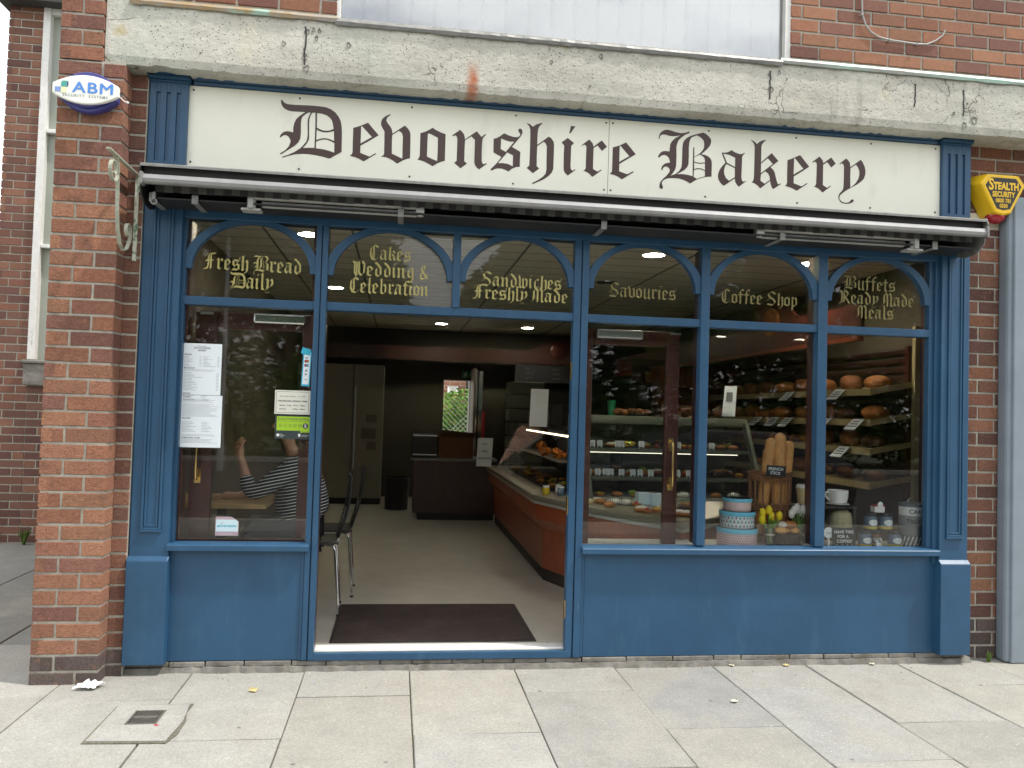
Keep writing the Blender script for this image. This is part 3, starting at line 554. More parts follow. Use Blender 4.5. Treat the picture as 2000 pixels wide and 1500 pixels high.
for x in (-.98,-.36,.93,2.22,3.51): b.box(x-.009,x+.009,.07,YB,ZC-.0035,ZC+.001)
y=.45
while y<YB: b.box(XL,XR,y-.003,y+.003,ZC-.0022,ZC+.001); y+=.30
b.build('ceiling_joint','groove',bd)
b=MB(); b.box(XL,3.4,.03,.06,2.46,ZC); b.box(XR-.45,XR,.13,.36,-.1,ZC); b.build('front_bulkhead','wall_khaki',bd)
# pelmets in dark wood with a hump and medallion
def pelmet(b,x0,x1,n,hump,zt,zb,place):
    tp=[];
    for i in range(n+1):
        t=x0+(x1-x0)*i/n; h=0
        for c,wd,a in hump: h+=a*math.exp(-((t-c)/wd)**4)
        tp.append((t,zt+h))
    for i in range(n):
        (a,za),(c,zc_)=tp[i],tp[i+1]
        q=[place(a,zb,0),place(c,zb,0),place(c,zc_,0),place(a,za,0),place(a,zb,1),place(c,zb,1),place(c,zc_,1),place(a,za,1)]
        b.add(q,[(0,1,2,3),(7,6,5,4),(3,2,6,7),(1,0,4,5)])
b=MB(); pelmet(b,-1.4,3.3,60,[(1.0,.0001,0),(2.42,.33,.16)],2.40,2.20,lambda t,z,k:(t,7.75+.03*k,z)); b.build('back_pelmet','wood_dark',bd)
b=MB(); pelmet(b,.9,7.7,80,[(2.35,.38,.20)],2.32,2.08,lambda t,z,k:(3.32+.03*k,t,z)); b.box(3.30,3.345,.9,7.7,2.05,2.08,1); b.build('side_pelmet',['mahogany','wood_red'],bd)
b=MB()
for k in range(32): pass
b.lathe([(.001,.02),(.10,.018),(.125,.008),(.13,0)],(2.42,7.74,2.42),24,0,'y'); b.build('pelmet_medallion','mahogany',bd,smooth=True)
b=MB(); vs=[(3.315,2.35+.17*math.cos(a),2.33+.13*math.sin(a)) for a in [2*PI*k/28 for k in range(28)]]; vs2=[(3.300,2.35+.155*math.cos(a),2.33+.115*math.sin(a)) for a in [2*PI*k/28 for k in range(28)]]
b.add(vs+vs2,[tuple(range(28,56))]+[(k,(k+1)%28,(k+1)%28+28,k+28) for k in range(28)]); b.build('pelmet_medallion','crust_dark',bd)
# red-brown end panel and cream post on the right
MB().box(XR-.02,XR-.005,.37,1.10,ZF,2.6).build('end_panel','mahogany',bd)
MB().box(XR-.06,XR-.0,1.10,1.14,ZF,2.2).build('cream_post','post_cream',bd)
# ================================================================== side building beyond the alley
sb=thing('side_building','taller brown brick building across the alley with a peeling white window','building',(-3.5,4.2,0))
b=MB(); bricks(b,(-4.05,4.2,0),(1,0,0),(0,-1,0),.34,-.02,5.55,pal=BD,rnd=random.Random(21)); 
bricks(b,(-3.71,4.2,0),(1,0,0),(0,-1,0),1.95,-.02,1.58,pal=BD,rnd=random.Random(22)); bricks(b,(-3.71,4.2,0),(1,0,0),(0,-1,0),1.95,5.45,5.6,pal=BD,rnd=random.Random(23))
bricks(b,(-4.05,7.7,0),(0,-1,0),(-1,0,0),3.5,-.02,5.55,pal=BD,rnd=random.Random(24)); b.build('brick_wall','brick_smooth',sb)
b=MB(); b.box(-4.04,-1.8,4.207,4.5,-.05,1.58).box(-4.04,-3.70,4.207,4.5,1.58,5.6).box(-3.7,-1.8,4.207,4.5,5.45,5.6).box(-4.04,-1.8,4.5,7.7,-.05,5.6); b.build('wall_mortar','mortar',sb)
MB().box(-4.12,-1.8,4.02,7.8,5.44,5.75).build('roof_edge','dark_roof',sb)
f=MB().box(-3.715,-3.645,4.17,4.30,1.84,5.45).box(-3.645,-1.8,4.19,4.30,4.16,4.20).box(-3.645,-1.8,4.19,4.30,2.98,3.015).box(-3.645,-1.8,4.18,4.30,5.38,5.45).build('window_frame','white_paint',sb,bevel=.006)
MB().box(-3.645,-1.8,4.25,4.27,1.84,5.38).build('window_panel','grey_green',sb)
MB().box(-3.73,-1.8,4.13,4.35,1.58,1.80).box(-3.745,-1.8,4.11,4.35,1.80,1.835).build('window_sill','render_grey',sb,bevel=.01)
# ================================================================== shopfront joinery
sf=thing('shopfront','blue painted timber shopfront with six arched fanlights and an open doorway','shopfront',(0,0,0))
def part(b,name,m='blue',bevel=.003,p=sf,**k): return b.build(name,m,p,bevel=bevel,**k)
b=MB(); b.box(-1.40,3.30,-.012,.09,2.462,2.62).box(-1.40,3.50,.0,.09,2.62,2.745); part(b,'head_beam')
b=MB(); b.box(-1.20,-.49,.0,.085,1.989,2.035).box(-.49,.29,.0,.085,1.991,2.037).box(.29,1.03,.0,.085,1.992,2.038).box(1.05,3.24,.0,.085,1.990,2.036); part(b,'transom')
MULL=[(-.480,-.414,.06,2.465,0),(.990,1.076,.06,2.465,0),(1.760,1.813,.70,2.465,1),(2.500,2.560,.70,2.465,1),(.284,.327,2.036,2.465,1)]
for x0,x1,z0,z1,one in MULL:
    b=MB()
    if one: b.box(x0,x1,-.012,.0525,z0,z1)
    else:
        c=(x0+x1)/2; b.box(x0,c-.003,-.010,.0525,z0,z1).box(c+.003,x1,-.014,.0525,z0,z1).box(c-.004,c+.004,.004,.0525,z0,z1)
    part(b,'mullion')
b=MB(); b.box(-1.232,-1.203,-.012,.09,.70,2.465).box(-1.204,-1.174,.004,.09,.70,2.465); part(b,'end_post')
b=MB(); b.box(3.238,3.27,.004,.0525,.69,2.465).box(3.268,3.30,-.012,.0525,.60,2.465); part(b,'end_post')
b=MB(); b.xprof([(-.045,.658),(-.045,.688),(-.035,.694),(.03,.702),(.03,.655),(-.02,.655)],-1.20,-.458); part(b,'sill')
b=MB(); b.xprof([(-.045,.652),(-.045,.682),(-.035,.688),(.03,.700),(.03,.650),(-.02,.650)],1.072,3.30); part(b,'sill')
b=MB(); b.box(-1.20,-.482,.004,.05,.06,.66).box(-.496,-.480,-.004,.05,.06,.656); part(b,'stall_riser')
b=MB(); b.box(1.095,3.30,.004,.05,.058,.655); part(b,'stall_riser')
b=MB(); b.box(1.076,1.094,-.004,.05,.06,.652); part(b,'riser_edge')
b=MB(); b.box(-.414,1.02,-.012,.03,.058,.098); part(b,'threshold')
b=MB(); b.box(-.414,1.02,.031,.125,.06,.108); b.build('threshold_plate','white_paint',sf,bevel=.003)
# pilasters
def pilaster(x0,x1,mould):
    root=MB(); root.box(x0,x1,-.035,.0525,.60,2.52); 
    if x0<0: root.box(x0-.015,x0,-.02,.09,.06,3.2)
    else: root.box(x1,x1+.012,-.02,.09,.06,3.2)
    p=root.build('pilaster','blue',sf,bevel=.003)
    a,c=mould
    b=MB(); z0,z1=.768,2.50; y=-.036
    for q,(d,e) in enumerate(((0,.010),(.016,.006))):
        b.box(a+d,a+d+.012,y-e,y,z0+d,z1).box(c-d-.012,c-d,y-e,y,z0+d,z1).box(a+d+.012,c-d-.012,y-e,y,z0+d,z0+d+.013)
    b.box(a-.004,c+.004,y-.014,y,z0-.010,z0-.001)
    b.build('panel_moulding','blue',p,bevel=.002)
    b=MB(); b.prism([(x0-.006,.605),(x0-.006,.585),(x0-.006,.06),(x1+.006,.06),(x1+.006,.585),(x1+.006,.605)],-.062,.05)
    b.xprof([(-.062,.6055),(-.036,.630),(.05,.630),(.05,.6055)],x0-.006,x1+.006); b.build('plinth_block','blue',p,bevel=.003)
    # fluted upper part and capital
    b=MB(); W=x1-x0; fx=[x0+W*(.22+.265*k) for k in range(3)]; zb,zt=2.66,3.19; y=-.03
    edges=[x0]+[e for f in fx for e in (f-.010,f+.010)]+[x1]
    for k in range(0,len(edges),2): b.box(edges[k],edges[k+1],y,.09,zb,zt)
    for f in fx:
        b.box(f-.010,f+.010,y+.010,.09,zb+.10,zt-.055); 
        for (s,z1_,z2_) in ((1,zb,zb+.10),(-1,zt-.055,zt)): b.box(f-.010,f+.010,y,.09,z1_,z2_)
    b.build('fluted_panel','blue',p,bevel=.0015)
    b=MB(); b.box(x0-.004,x1+.004,y-.008,.09,3.19,3.202).box(x0-.012,x1+.010,y-.02,.09,3.202,3.225).box(x0-.020,x1+.018,y-.03,.09,3.225,3.243); b.build('capital','blue',p,bevel=.004)
pilaster(-1.388,-1.190,(-1.335,-1.232)); pilaster(3.296,3.482,(3.338,3.448))
# fascia frame
b=MB(); b.xprof([(-.028,3.243),(-.028,3.232),(-.010,3.218),(-.018,3.208),(-.006,3.196),(.03,3.192),(.06,3.243)],-1.17,3.276); b.box(-1.19,3.296,.0,.06,2.70,2.742).box(-1.192,-1.206+.0,.0,.05,2.70,3.19); part(b,'fascia_moulding')
# arches and panes
BAYS=[(-1.174,-.480),(-.414,.284),(.327,.990),(1.076,1.760),(1.813,2.500),(2.560,3.238)]
for x0,x1 in BAYS:
    c=(x0+x1)/2; hw=(x1-x0)/2; a=hw-.031; bi=.262; ao=hw+.020; bo=.292; z0=2.188; zt=2.463; n=40
    inn=[(c+a*math.cos(t),z0+bi*math.sin(t)) for t in [PI*k/n for k in range(n+1)]]
    out_=[]
    for k in range(n+1):
        t=PI*k/n; X=c+ao*math.cos(t); Z=z0+bo*math.sin(t); X=min(max(X,x0-.001),x1+.001); Z=min(Z,zt); out_.append((X,Z))
    b=MB()
    for k in range(n):
        q=[inn[k],out_[k],out_[k+1],inn[k+1]]
        vs=[(p[0],.001,p[1]) for p in q]+[(p[0],.045,p[1]) for p in q]
        b.add(vs,[(0,1,2,3),(7,6,5,4),(0,3,7,4),(1,5,6,2)])
    b.add([(inn[0][0],.001,z0),(x1,.001,z0),(x1,.045,z0),(inn[0][0],.045,z0),(inn[-1][0],.001,z0),(x0,.001,z0),(x0,.045,z0),(inn[-1][0],.045,z0)],[(0,1,2,3),(7,6,5,4)])
    b.build('arch','blue',sf,bevel=0)
PANES=[]
TX=[[('Fresh Bread',-.822,2.190,.066,.530),('Daily',-.828,2.092,.066,.238)],
 [('Cakes:',-.062,2.292,.062,.26),('Wedding &',-.065,2.197,.062,.432),('Celebration',-.072,2.100,.062,.450)],
 [('Sandwiches',.690,2.175,.060,.475),('Freshly Made',.688,2.098,.060,.560)],
 [('Savouries',1.418,2.148,.062,.415)],
 [('Coffee Shop',2.150,2.146,.060,.495)],
 [('Buffets',2.865,2.268,.060,.35),('Ready Made',2.915,2.178,.060,.50),('Meals',2.905,2.093,.060,.25)]]
for k,(x0,x1) in enumerate(BAYS):
    p=MB().box(x0-.005,x1+.005,.046,.051,2.03,2.468).build('fanlight_pane','pane',sf)
    b=MB()
    for t in TX[k]: black_text(b,t[0],t[1],.0445,t[2],t[3],t[4],0,-.010)
    b.build('gold_lettering','gold' if k<3 else 'gold_dim',p)  # same gold painted darker where the right-hand panes look dim
for x0,x1 in (BAYS[0],BAYS[3],BAYS[4],BAYS[5]): MB().box(x0-.005,x1+.005,.046,.051,.69,1.993).build('window_pane','pane',sf)
# dark wood linings behind the posts
for x0,x1 in ((-1.174,-1.16),(-.50,-.418),(1.02,1.085),(1.775,1.835),(2.515,2.585),(3.31,3.36)): MB().box(x0,x1,.053,.15,.70 if x0>1.1 or x0<-1.1 else .11,2.46).build('inner_lining','mahogany',sf)
b=MB(); b.box(-1.2,-.45,.0895,.16,.62,.70); b.build('inner_sill','mahogany',sf); MB().box(1.05,3.3,.0895,.12,.60,.66).build('inner_sill','mahogany',sf)
# hinges on the right jamb
for z in (1.70,.92,.33):
    MB().box(.984,.9895,.0,.03,z-.05,z+.05).build('hinge','brass',sf,bevel=.001)
# ================================================================== name board
sg=thing('name_board','long cream signboard lettered Devonshire Bakery in dark brown blackletter','sign',(0,0,2.745))
MB().box(-1.197,1.1735,-.004,.02,2.745,3.192).box(1.1765,3.294,-.004,.02,2.745,3.192).build('board','sign_cream',sg,bevel=.001)
for n_,t_ in SIGN:
    ps=[[tuple(int(k)/1000 for k in q.split(',')) for q in p.split()] for p in t_.split('|')]
    groups=[ps] if n_!='i' else [[ps[0]],[ps[1]]]
    b=MB()
    for g_ in groups:
        vs,fs=polyfill(g_); b.add([(a,-.0052,c) for a,c,_ in vs],fs)
    b.build('letter','sign_brown',sg)
for x in (-1.17,-.60,.02,.62,1.15,1.20,1.78,2.35,2.82,3.26):
    for z in (2.770,3.168):
        MB().lathe([(.006,0),(.0055,.002),(.003,.003)],(x+R.uniform(-.01,.01),-.0045,z),8,0,'y').build('screw','screw',sg)
# ================================================================== awning, wound in
aw=thing('folded_awning','silver retractable awning wound in beneath the signboard','awning',(1.03,0,2.5))
x0,x1=-1.340,3.395
b=MB(); b.xprof([(.0,2.722),(-.16,2.705),(-.288,2.668),(-.300,2.662),(-.300,2.650),(-.286,2.654),(-.16,2.690),(.0,2.708)],x0,x1); b.build('hood','alu_dull',aw)
b=MB(); b.xprof([(-.0,2.707),(-.16,2.689),(-.27,2.656),(-.265,2.60),(-.12,2.59),(0,2.62)],x0+.01,x1-.01); b.build('hood_gap_fill','black_metal',aw)  # black fill standing in for the dark gap beneath the hood
b=MB(); b.xprof([(-.318,2.556),(-.330,2.563),(-.333,2.580),(-.326,2.598),(-.312,2.606),(-.285,2.600),(-.282,2.560)],x0+.022,x1-.03); b.build('front_rail','alu',aw,bevel=.002)
for x in (x0+.008,x1-.032):
    b=MB(); b.box(x,x+.016,-.337,-.275,2.550,2.612); b.build('rail_end_cap','alu_dull',aw,bevel=.003)
for x in (x0-.004,x1-.004):
    b=MB(); q=[(0,2.722),(-.29,2.672),(-.304,2.64),(-.27,2.52),(-.20,2.475),(-.10,2.47),(0,2.50)]
    b.xprof(q,x,x+.008); b.build('end_plate','black_metal' if x<0 else 'alu_dull',aw,bevel=.002)
b=MB(); b.tube([(x0+.03,-.10,2.585),(x1-.03,-.10,2.585)],.045,16,c=(.03,.03,.03)); b.build('roller','awning_cloth',aw,smooth=True)
b=MB(); b.xprof([(-.235,2.500),(-.235,2.508),(-.04,2.520),(-.04,2.495)],x0+.05,x1-.05); b.build('torsion_bar','black_metal',aw)
b=MB(); n=110; L=(x1-x0-.14)/n
for k in range(n):
    xx=x0+.07+k*L; z=2.555-.026; c=(.06,.06,.058) if k%2 else (.02,.02,.02)
    b.box(xx,xx+L,-.262,-.259,2.532+R.uniform(-.003,.003),2.60,0,c)
b.build('valance','awning_cloth',aw)
def arm(xa,xb,s):
    a=MB(); a.xprof([(-.245,2.532),(-.225,2.527),(-.205,2.532),(-.205,2.560),(-.225,2.566),(-.245,2.560)],min(xa,xb),max(xa,xb))
    r=a.build('folding_arm','alu_arm',aw,bevel=.003)
    a=MB(); a.xprof([(-.215,2.498),(-.195,2.494),(-.178,2.500),(-.178,2.524),(-.196,2.529),(-.215,2.524)],min(xa+.05*s,xb-.02*s),max(xa+.05*s,xb-.02*s)); a.build('lower_tube','alu_arm',r,bevel=.003)
    a=MB(); a.tube([(xa,-.215,2.480),(xa,-.215,2.572)],.024,14); a.box(xa-.05,xa+.05,-.235,-.16,2.470,2.482).box(xa-.014,xa+.014,-.25,-.20,2.48,2.568); a.build('shoulder_joint','alu_arm',r,bevel=.002)
    a=MB(); a.tube([(xb,-.215,2.495),(xb,-.215,2.568)],.018,12); a.box(xb-.025,xb+.02,-.245,-.19,2.51,2.555); a.build('elbow_joint','alu_arm',r,bevel=.002)
arm(-.80,.085,1); arm(2.98,2.02,-1)
for x in (-1.29,-1.08,-.0-.02,1.10,2.15,3.10): 
    b=MB(); b.box(x-.016,x+.016,-.238,-.03,2.488,2.494).box(x-.016,x+.016,-.243,-.236,2.482,2.53); b.build('bracket','alu_dull',aw,bevel=.001)
b=MB(); b.tube([(-1.28,-.25,2.53),(-1.28,-.25,2.495)],.008,8); b.tube([(-1.28+.014*math.cos(a),-.25,2.482+.014*math.sin(a)) for a in [2*PI*k/12 for k in range(13)]],.004,6,0,False); b.build('winding_eye','alu',aw,smooth=True)
# ================================================================== alarm boxes
ab=thing('alarm_box','white lens shaped alarm box with blue lettering high on the brick pier','alarm box',(-1.61,YP,3.03))
def lens(w,h,n=24,flat=.34):
    p=[]
    for k in range(n+1): t=-1+2*k/n; p.append((t*w/2,h/2*(1-(1-flat)*t*t)))
    for k in range(n+1): t=1-2*k/n; p.append((t*w/2,-h/2*(1-(1-flat)*t*t)))
    return p
cx,cz=-1.636,3.035; t_=-.0
b=MB(); po=[(cx+a*.92,cz+c*1.32) for a,c in lens(.31,.16)]; b.prism(po,YP-.055,YP)
b.prism([(cx+a*.8,cz+c*1.1) for a,c in lens(.31,.16)],YP-.07,YP-.055); b.build('back_shell','abm_blue',ab,bevel=.008)
b=MB(); po=[(cx+a,cz+c) for a,c in lens(.322,.150)]; b.prism(po,YP-.085,YP-.060); b.build('lens_cover','abm_white',ab,bevel=.006)
b=MB(); Y=YP-.0862; write(b,'ABM',cx+.036,Y,cz-.018,.078,0,0,sx=1.22,spacing=1.10); write(b,'ABM',cx+.040,Y-.0002,cz-.018,.078,0,0,sx=1.22,spacing=1.10); write(b,'ABM',cx+.038,Y-.0004,cz-.0155,.078,0,0,sx=1.22,spacing=1.10); 
write(b,'SECURITY  SYSTEMS',cx,Y,cz-.041,.019,1,.0004,sx=1.02,spacing=1.3)
b.box(cx-.146,cx-.119,Y-.0003,Y,cz-.020,cz+.005,2); b.box(cx-.117,cx-.090,Y-.0003,Y,cz+.006,cz+.030,3); b.prism([(cx-.117,cz+.031),(cx-.109,cz+.037),(cx-.084,cz+.037),(cx-.090,cz+.031)],Y-.0003,Y,3); b.prism([(cx-.089,cz+.030),(cx-.083,cz+.036),(cx-.083,cz+.013),(cx-.089,cz+.006)],Y-.0003,Y,4)
b.box(cx-.117,cx-.090,Y-.0003,Y,cz-.024,cz+.005,5); b.build('lettering',['abm_text','abm_small','abm_sq','abm_cube','abm_blue','abm_y'],ab)
b=MB(); b.tube([(cx+.162,YP-.07,cz-.02),(cx+.178,YP-.06,cz-.035),(cx+.190,YP-.045,cz-.037)],.003,6); b.blob((cx+.193,YP-.045,cz-.038),(.008,.008,.006)); b.build('cable_tail','white',ab,smooth=True)
st=thing('alarm_box','yellow shield shaped alarm box with a black label and red lens','alarm box',(3.69,YW,2.9))
def shield(x,z,s,xs=1): return [(x-.165*s*xs,z+.06*s),(x-.115*s*xs,z+.125*s),(x+.115*s*xs,z+.125*s),(x+.165*s*xs,z+.06*s),(x+.06*s*xs,z-.135*s),(x,z-.147*s),(x-.06*s*xs,z-.135*s)]
sx_,sz_=3.67,2.905
def frust(b,pa,ya,pb,yb,m=0,cap=True):
    n=len(pa); vs=[(a,ya,c) for a,c in pa]+[(a,yb,c) for a,c in pb]
    fs=[(k,(k+1)%n,(k+1)%n+n,k+n) for k in range(n)]
    if cap: fs+=[tuple(range(n)),tuple(range(2*n-1,n-1,-1))]
    b.add(vs,fs,m)
b=MB(); frust(b,shield(sx_+.02,sz_,.93),YW-.115,shield(sx_,sz_,1.02),YW); b.build('case','stealth_yellow',st,bevel=.010)
b=MB(); b.prism(shield(sx_+.02,sz_+.002,.74),YW-.1168,YW-.112); b.build('label_plate','black',st)
b=MB(); Y=YW-.1175; X=sx_+.02
write(b,'S',X-.085,Y,sz_+.018,.100,0,.003,sx=.75); write(b,'TEALTH',X+.018,Y,sz_+.022,.062,0,.003,sx=.78); write(b,'SECURITY',X+.0,Y,sz_-.024,.046,0,.002,sx=.75); write(b,'0800 781',X,Y,sz_-.060,.036,0,.001,sx=.8); write(b,'0350',X,Y,sz_-.092,.034,0,.001,sx=.8)
b.build('lettering','stealth_yellow',st)
b=MB(); b.blob((sx_+.012,YW-.055,sz_-.135),(.062,.05,.045),0,20,10); b.build('strobe_lens','red_lens',st,smooth=True)
# ================================================================== scroll bracket
sbk=thing('scroll_bracket','weathered green wrought iron scroll bracket on the brick return','bracket',(-1.44,-.05,2.45))
# a thin flat iron frame standing out from the return, its scroll towards the street
B0=Vector((-1.425,-.05,2.0)); dirv=Vector((0,-1,0)).normalized()
def bp_(u,z): return (B0.x+dirv.x*u,B0.y+dirv.y*u,z)
def strap(b,pts,w_=.013,t=.004,m=0):
    side=Vector((dirv.y,-dirv.x,0)).normalized()
    P_=[Vector(bp_(u,z)) for u,z in pts]; vs=[];fs=[]
    for i,p in enumerate(P_):
        tg=(P_[min(i+1,len(P_)-1)]-P_[max(i-1,0)]).normalized(); nn=tg.cross(side).normalized()
        for a,c in ((-1,-1),(1,-1),(1,1),(-1,1)): vs.append(p+side*w_*a+nn*t*c)
    for i in range(len(P_)-1):
        for k in range(4): fs.append((i*4+k,i*4+(k+1)%4,(i+1)*4+(k+1)%4,(i+1)*4+k))
    fs+=[(0,1,2,3),tuple((len(P_)-1)*4+k for k in range(4))[::-1]]
    b.add(vs,fs,m)
b=MB(); strap(b,[(0,2.20),(0,2.66)],.010,.004); b.build('wall_plate','iron_green',sbk)
b=MB(); strap(b,[(-.005,2.662),(.20,2.664),(.455,2.668)],.011,.004); b.build('top_bar','iron_pale',sbk)
b=MB()
pts=[]
for k in range(30): t=k/29; a=PI*.5+t*PI*3.2; rr=.062*(1-.72*t); pts.append((.372-rr*1.15*math.cos(a+PI),2.590+rr*1.2*math.sin(a)))
main=[(.372,2.665),(.335,2.655),(.315,2.60),(.303,2.50),(.295,2.40),(.275,2.31),(.235,2.245),(.185,2.222),(.13,2.24),(.088,2.29),(.078,2.335)]
strap(b,main,.009,.0025); strap(b,pts,.009,.0025)
pts=[]
for k in range(22): t=k/21; a=-PI*.1+t*PI*2.6; rr=.042*(1-.7*t); pts.append((.122-rr*1.05*math.cos(a),2.335+rr*1.1*math.sin(a)))
strap(b,pts,.009,.0025); b.build('scroll','iron_pale',sbk)
# ================================================================== cable on upper wall
b=MB(); pts=[(2.79,4.9),(2.812,4.121),(2.815,4.022),(2.84,3.955),(2.875,3.915),(2.93,3.888),(3.0,3.876),(3.09,3.872),(3.19,3.866),(3.26,3.872),(3.32,3.90),(3.37,3.94),(3.385,3.975)]
b.tube([(a*.975-.0,YU-.010,1.45+(c-1.45)*.975) for a,c in pts],.005,8)
for a,c in ((2.812,4.02),(3.0,3.876),(3.19,3.866)): b.box(a*.975-.006,a*.975+.006,YU-.020,YU,1.45+(c-1.45)*.975-.006,1.45+(c-1.45)*.975+.006)
tag(b.build('hanging_cable','cable_grey',smooth=True),'thin grey cable looping down across the upper brick wall','cable')
# ================================================================== grey pilaster of the next shop
gp=thing('shop_pilaster','plain blue grey pilaster at the right edge beside the brick wall','pilaster',(3.9,0,0))
MB().box(3.745,3.90,-.035,.06,0.0,2.86).build('side_strip','post_grey',gp,bevel=.02)
MB().box(3.775,4.35,-.05,.06,0.0,2.89).build('shaft','post_grey',gp,bevel=.008)
# ================================================================== notices on the left window
YG=.044
def flat(name,x0,x1,z0,z1,m,y=YG,th=.0010,tilt=0,parent=None,rad=0):
    b=MB(); b.box(x0,x1,y-th,y,z0,z1); return b
def menu(x0,x1,z0,z1,label,head,rows,kind):
    t=thing('menu_sheet',label,'menu',((x0+x1)/2,YG,z0),'menu sheets in the left window')
    MB().box(x0,x1,YG-.001,YG,z0,z1).build('sheet','paper',t)
    b=MB(); r=random.Random(int(z0*100)); Y=YG-.0014; w_=x1-x0; 
    def line(a,c,z,h=.0016,m=0): b.box(a,c,Y,Y+.0003,z,z+h,m)
    z=z1
    if head:
        write(b,'Weaverham',(x0+x1)/2,Y,z1-.018,.010,0); write(b,'DEVONSHIRE',(x0+x1)/2,Y,z1-.030,.015,1,.0002); write(b,'BAKERY',(x0+x1)/2,Y,z1-.042,.012,1,.0004); z=z1-.052
    for kind_,v in rows:
        if kind_=='h': z-=.014; write(b,v,x0+.012,Y,z,.011,1,.0003,'LEFT')
        elif kind_=='two':
            for _ in range(v):
                z-=.0075
                line(x0+.012,x0+.012+r.uniform(.02,.05),z); line(x0+w_*.44,x0+w_*.49,z); line(x0+w_*.53,x0+w_*.53+r.uniform(.02,.07),z); line(x1-.022,x1-.012,z)
        elif kind_=='one':
            for _ in range(v): z-=.0078; line(x0+.012,x0+.012+r.uniform(.03,.10),z); line(x1-.024,x1-.012,z)
        elif kind_=='txt':
            for _ in range(v): z-=.006; line(x0+.012,x1-r.uniform(.012,.07),z,.0013)
        elif kind_=='cols':
            for _ in range(v): z-=.0085; line(x0+.012,x0+.012+r.uniform(.04,.08),z); line(x0+w_*.52,x0+w_*.52+r.uniform(.02,.06),z)
        elif kind_=='gap': z-=v
    b.build('printing',['paper_line','ink_soft'],t)
menu(-1.181,-.972,1.496,1.779,'upper pale blue menu sheet headed Devonshire Bakery, stuck inside the left window',True,[('h','DRINKS'),('two',8),('h','BREAKFAST'),('txt',2),('gap',.004),('one',13),('gap',.008),('h','EXTRAS'),('cols',2),('gap',.004),('txt',2)],0)
menu(-1.179,-.960,1.208,1.494,'lower pale blue menu sheet headed Lunch, directly below the other in the left window',False,[('h','LUNCH'),('gap',.003),('cols',1),('txt',2),('gap',.006),('txt',3),('one',0),('txt',9),('h','FILLINGS'),('gap',.01),('cols',7),('gap',.012),('txt',2),('h','SOMETHING SWEET'),('txt',4)],0)
# card payment sticker
t=thing('card_sticker','tall narrow cyan sticker of payment card marks beside the doorway post','sticker',(-.515,YG,1.57))
MB().obox((-.514,YG-.0006,1.660),(.046,.0010,.195),(0,.035,0)).build('strip','sticker_cyan',t)
b=MB(); b.obox((-.514,YG-.0014,1.662),(.034,.0006,.178),(0,.035,0)); b.build('strip_face','paper',t)
b=MB(); b.obox((-.519,YG-.0020,1.757),(.050,.001,.036),(0,.25,0)); b.build('corner_tag','sticker_cyan',t); 
b=MB(); b.obox((-.519,YG-.0028,1.757),(.036,.0006,.020),(0,.25,0)); b.build('tag_face','cyan_text',t)
b=MB(); Y=YG-.002
b.box(-.526,-.503,Y,Y+.0003,1.695,1.710,0).box(-.526,-.503,Y,Y+.0003,1.672,1.687,0)
for dx,z,m_ in ((-.519,1.7025,1),(-.511,1.7025,2),(-.519,1.6795,1),(-.511,1.6795,3)): b.lathe([(.006,0),(.0059,.0003)],(dx,Y-.0001,z),12,m_,'y')
b.box(-.524,-.506,Y,Y+.0003,1.722,1.725,0).box(-.521,-.509,Y,Y+.0003,1.715,1.718,0).box(-.522,-.508,Y,Y+.0003,1.645,1.651,0).box(-.517,-.513,Y,Y+.0003,1.654,1.659,0).box(-.525,-.507,Y,Y+.0003,1.632,1.634,0).box(-.521,-.511,Y,Y+.0003,1.624,1.629,0).box(-.521,-.511,Y,Y+.0003,1.597,1.601,0).box(-.518,-.512,Y,Y+.0003,1.739,1.743,0)
b.build('card_marks',['ink','sticker_red','orange_food','cyan_text'],t)
t=thing('opening_times_card','white card of opening times with a thin black border','notice',(-.583,YG,1.40))
MB().box(-.679,-.487,YG-.001,YG,1.404,1.537).build('card','paper_warm',t)
b=MB(); Y=YG-.0014
for q in ((-.672,-.494,1.528,1.5295),(-.672,-.494,1.4115,1.413)): b.box(q[0],q[1],Y,Y+.0003,q[2],q[3])
for q in ((-.672,-.6705),(-.4955,-.494)): b.box(q[0],q[1],Y,Y+.0003,1.413,1.528)
write(b,'Devonshire Bakery   est 1982',-.583,Y,1.500,.0115,1); write(b,'WEAVERHAM OPENING TIMES',-.583,Y,1.473,.0118,0,.0003)
write(b,'Monday - Friday   8.30am - 5.00pm',-.583,Y,1.450,.0098,0,.0002); write(b,'Saturday',-.652,Y,1.430,.0098,0,.0002,'LEFT'); write(b,'8.30am - 4.00pm',-.514,Y,1.430,.0098,0,.0002,'RIGHT')
b.build('printing',['ink','ink_soft'],t)
t=thing('hygiene_rating_sticker','green and black food hygiene rating sticker showing 5, below the opening times','sticker',(-.571,YG,1.27))
MB().box(-.673,-.478,YG-.001,YG,1.266,1.397).build('backing','sticker_dark',t)
MB().box(-.664,-.484,YG-.0016,YG-.001,1.313,1.391).box(-.534,-.484,YG-.0016,YG-.001,1.303,1.313).build('green_panel','sticker_green',t)
b=MB(); Y=YG-.0021; write(b,'FOOD HYGIENE RATING',-.574,Y,1.371,.0165,0,.0001,sx=.93); b.box(-.664,-.484,Y,Y+.0003,1.3635,1.3648)
for k in range(5):
    b.lathe([(.009,0),(.0088,.0003)],(-.643+.0262*k,Y,1.341),16,0,'y'); b.lathe([(.0075,0),(.0074,.0004)],(-.643+.0262*k,Y-.0002,1.341),16,2,'y'); write(b,str(k),-.643+.0262*k,Y-.0009,1.3365,.012,0)
b.lathe([(.0155,0),(.015,.0003)],(-.508,Y,1.340),22,0,'y'); write(b,'5',-.508,Y-.0008,1.3315,.026,1,.0006); write(b,'VERY GOOD',-.509,Y-.0002,1.305,.006,0)
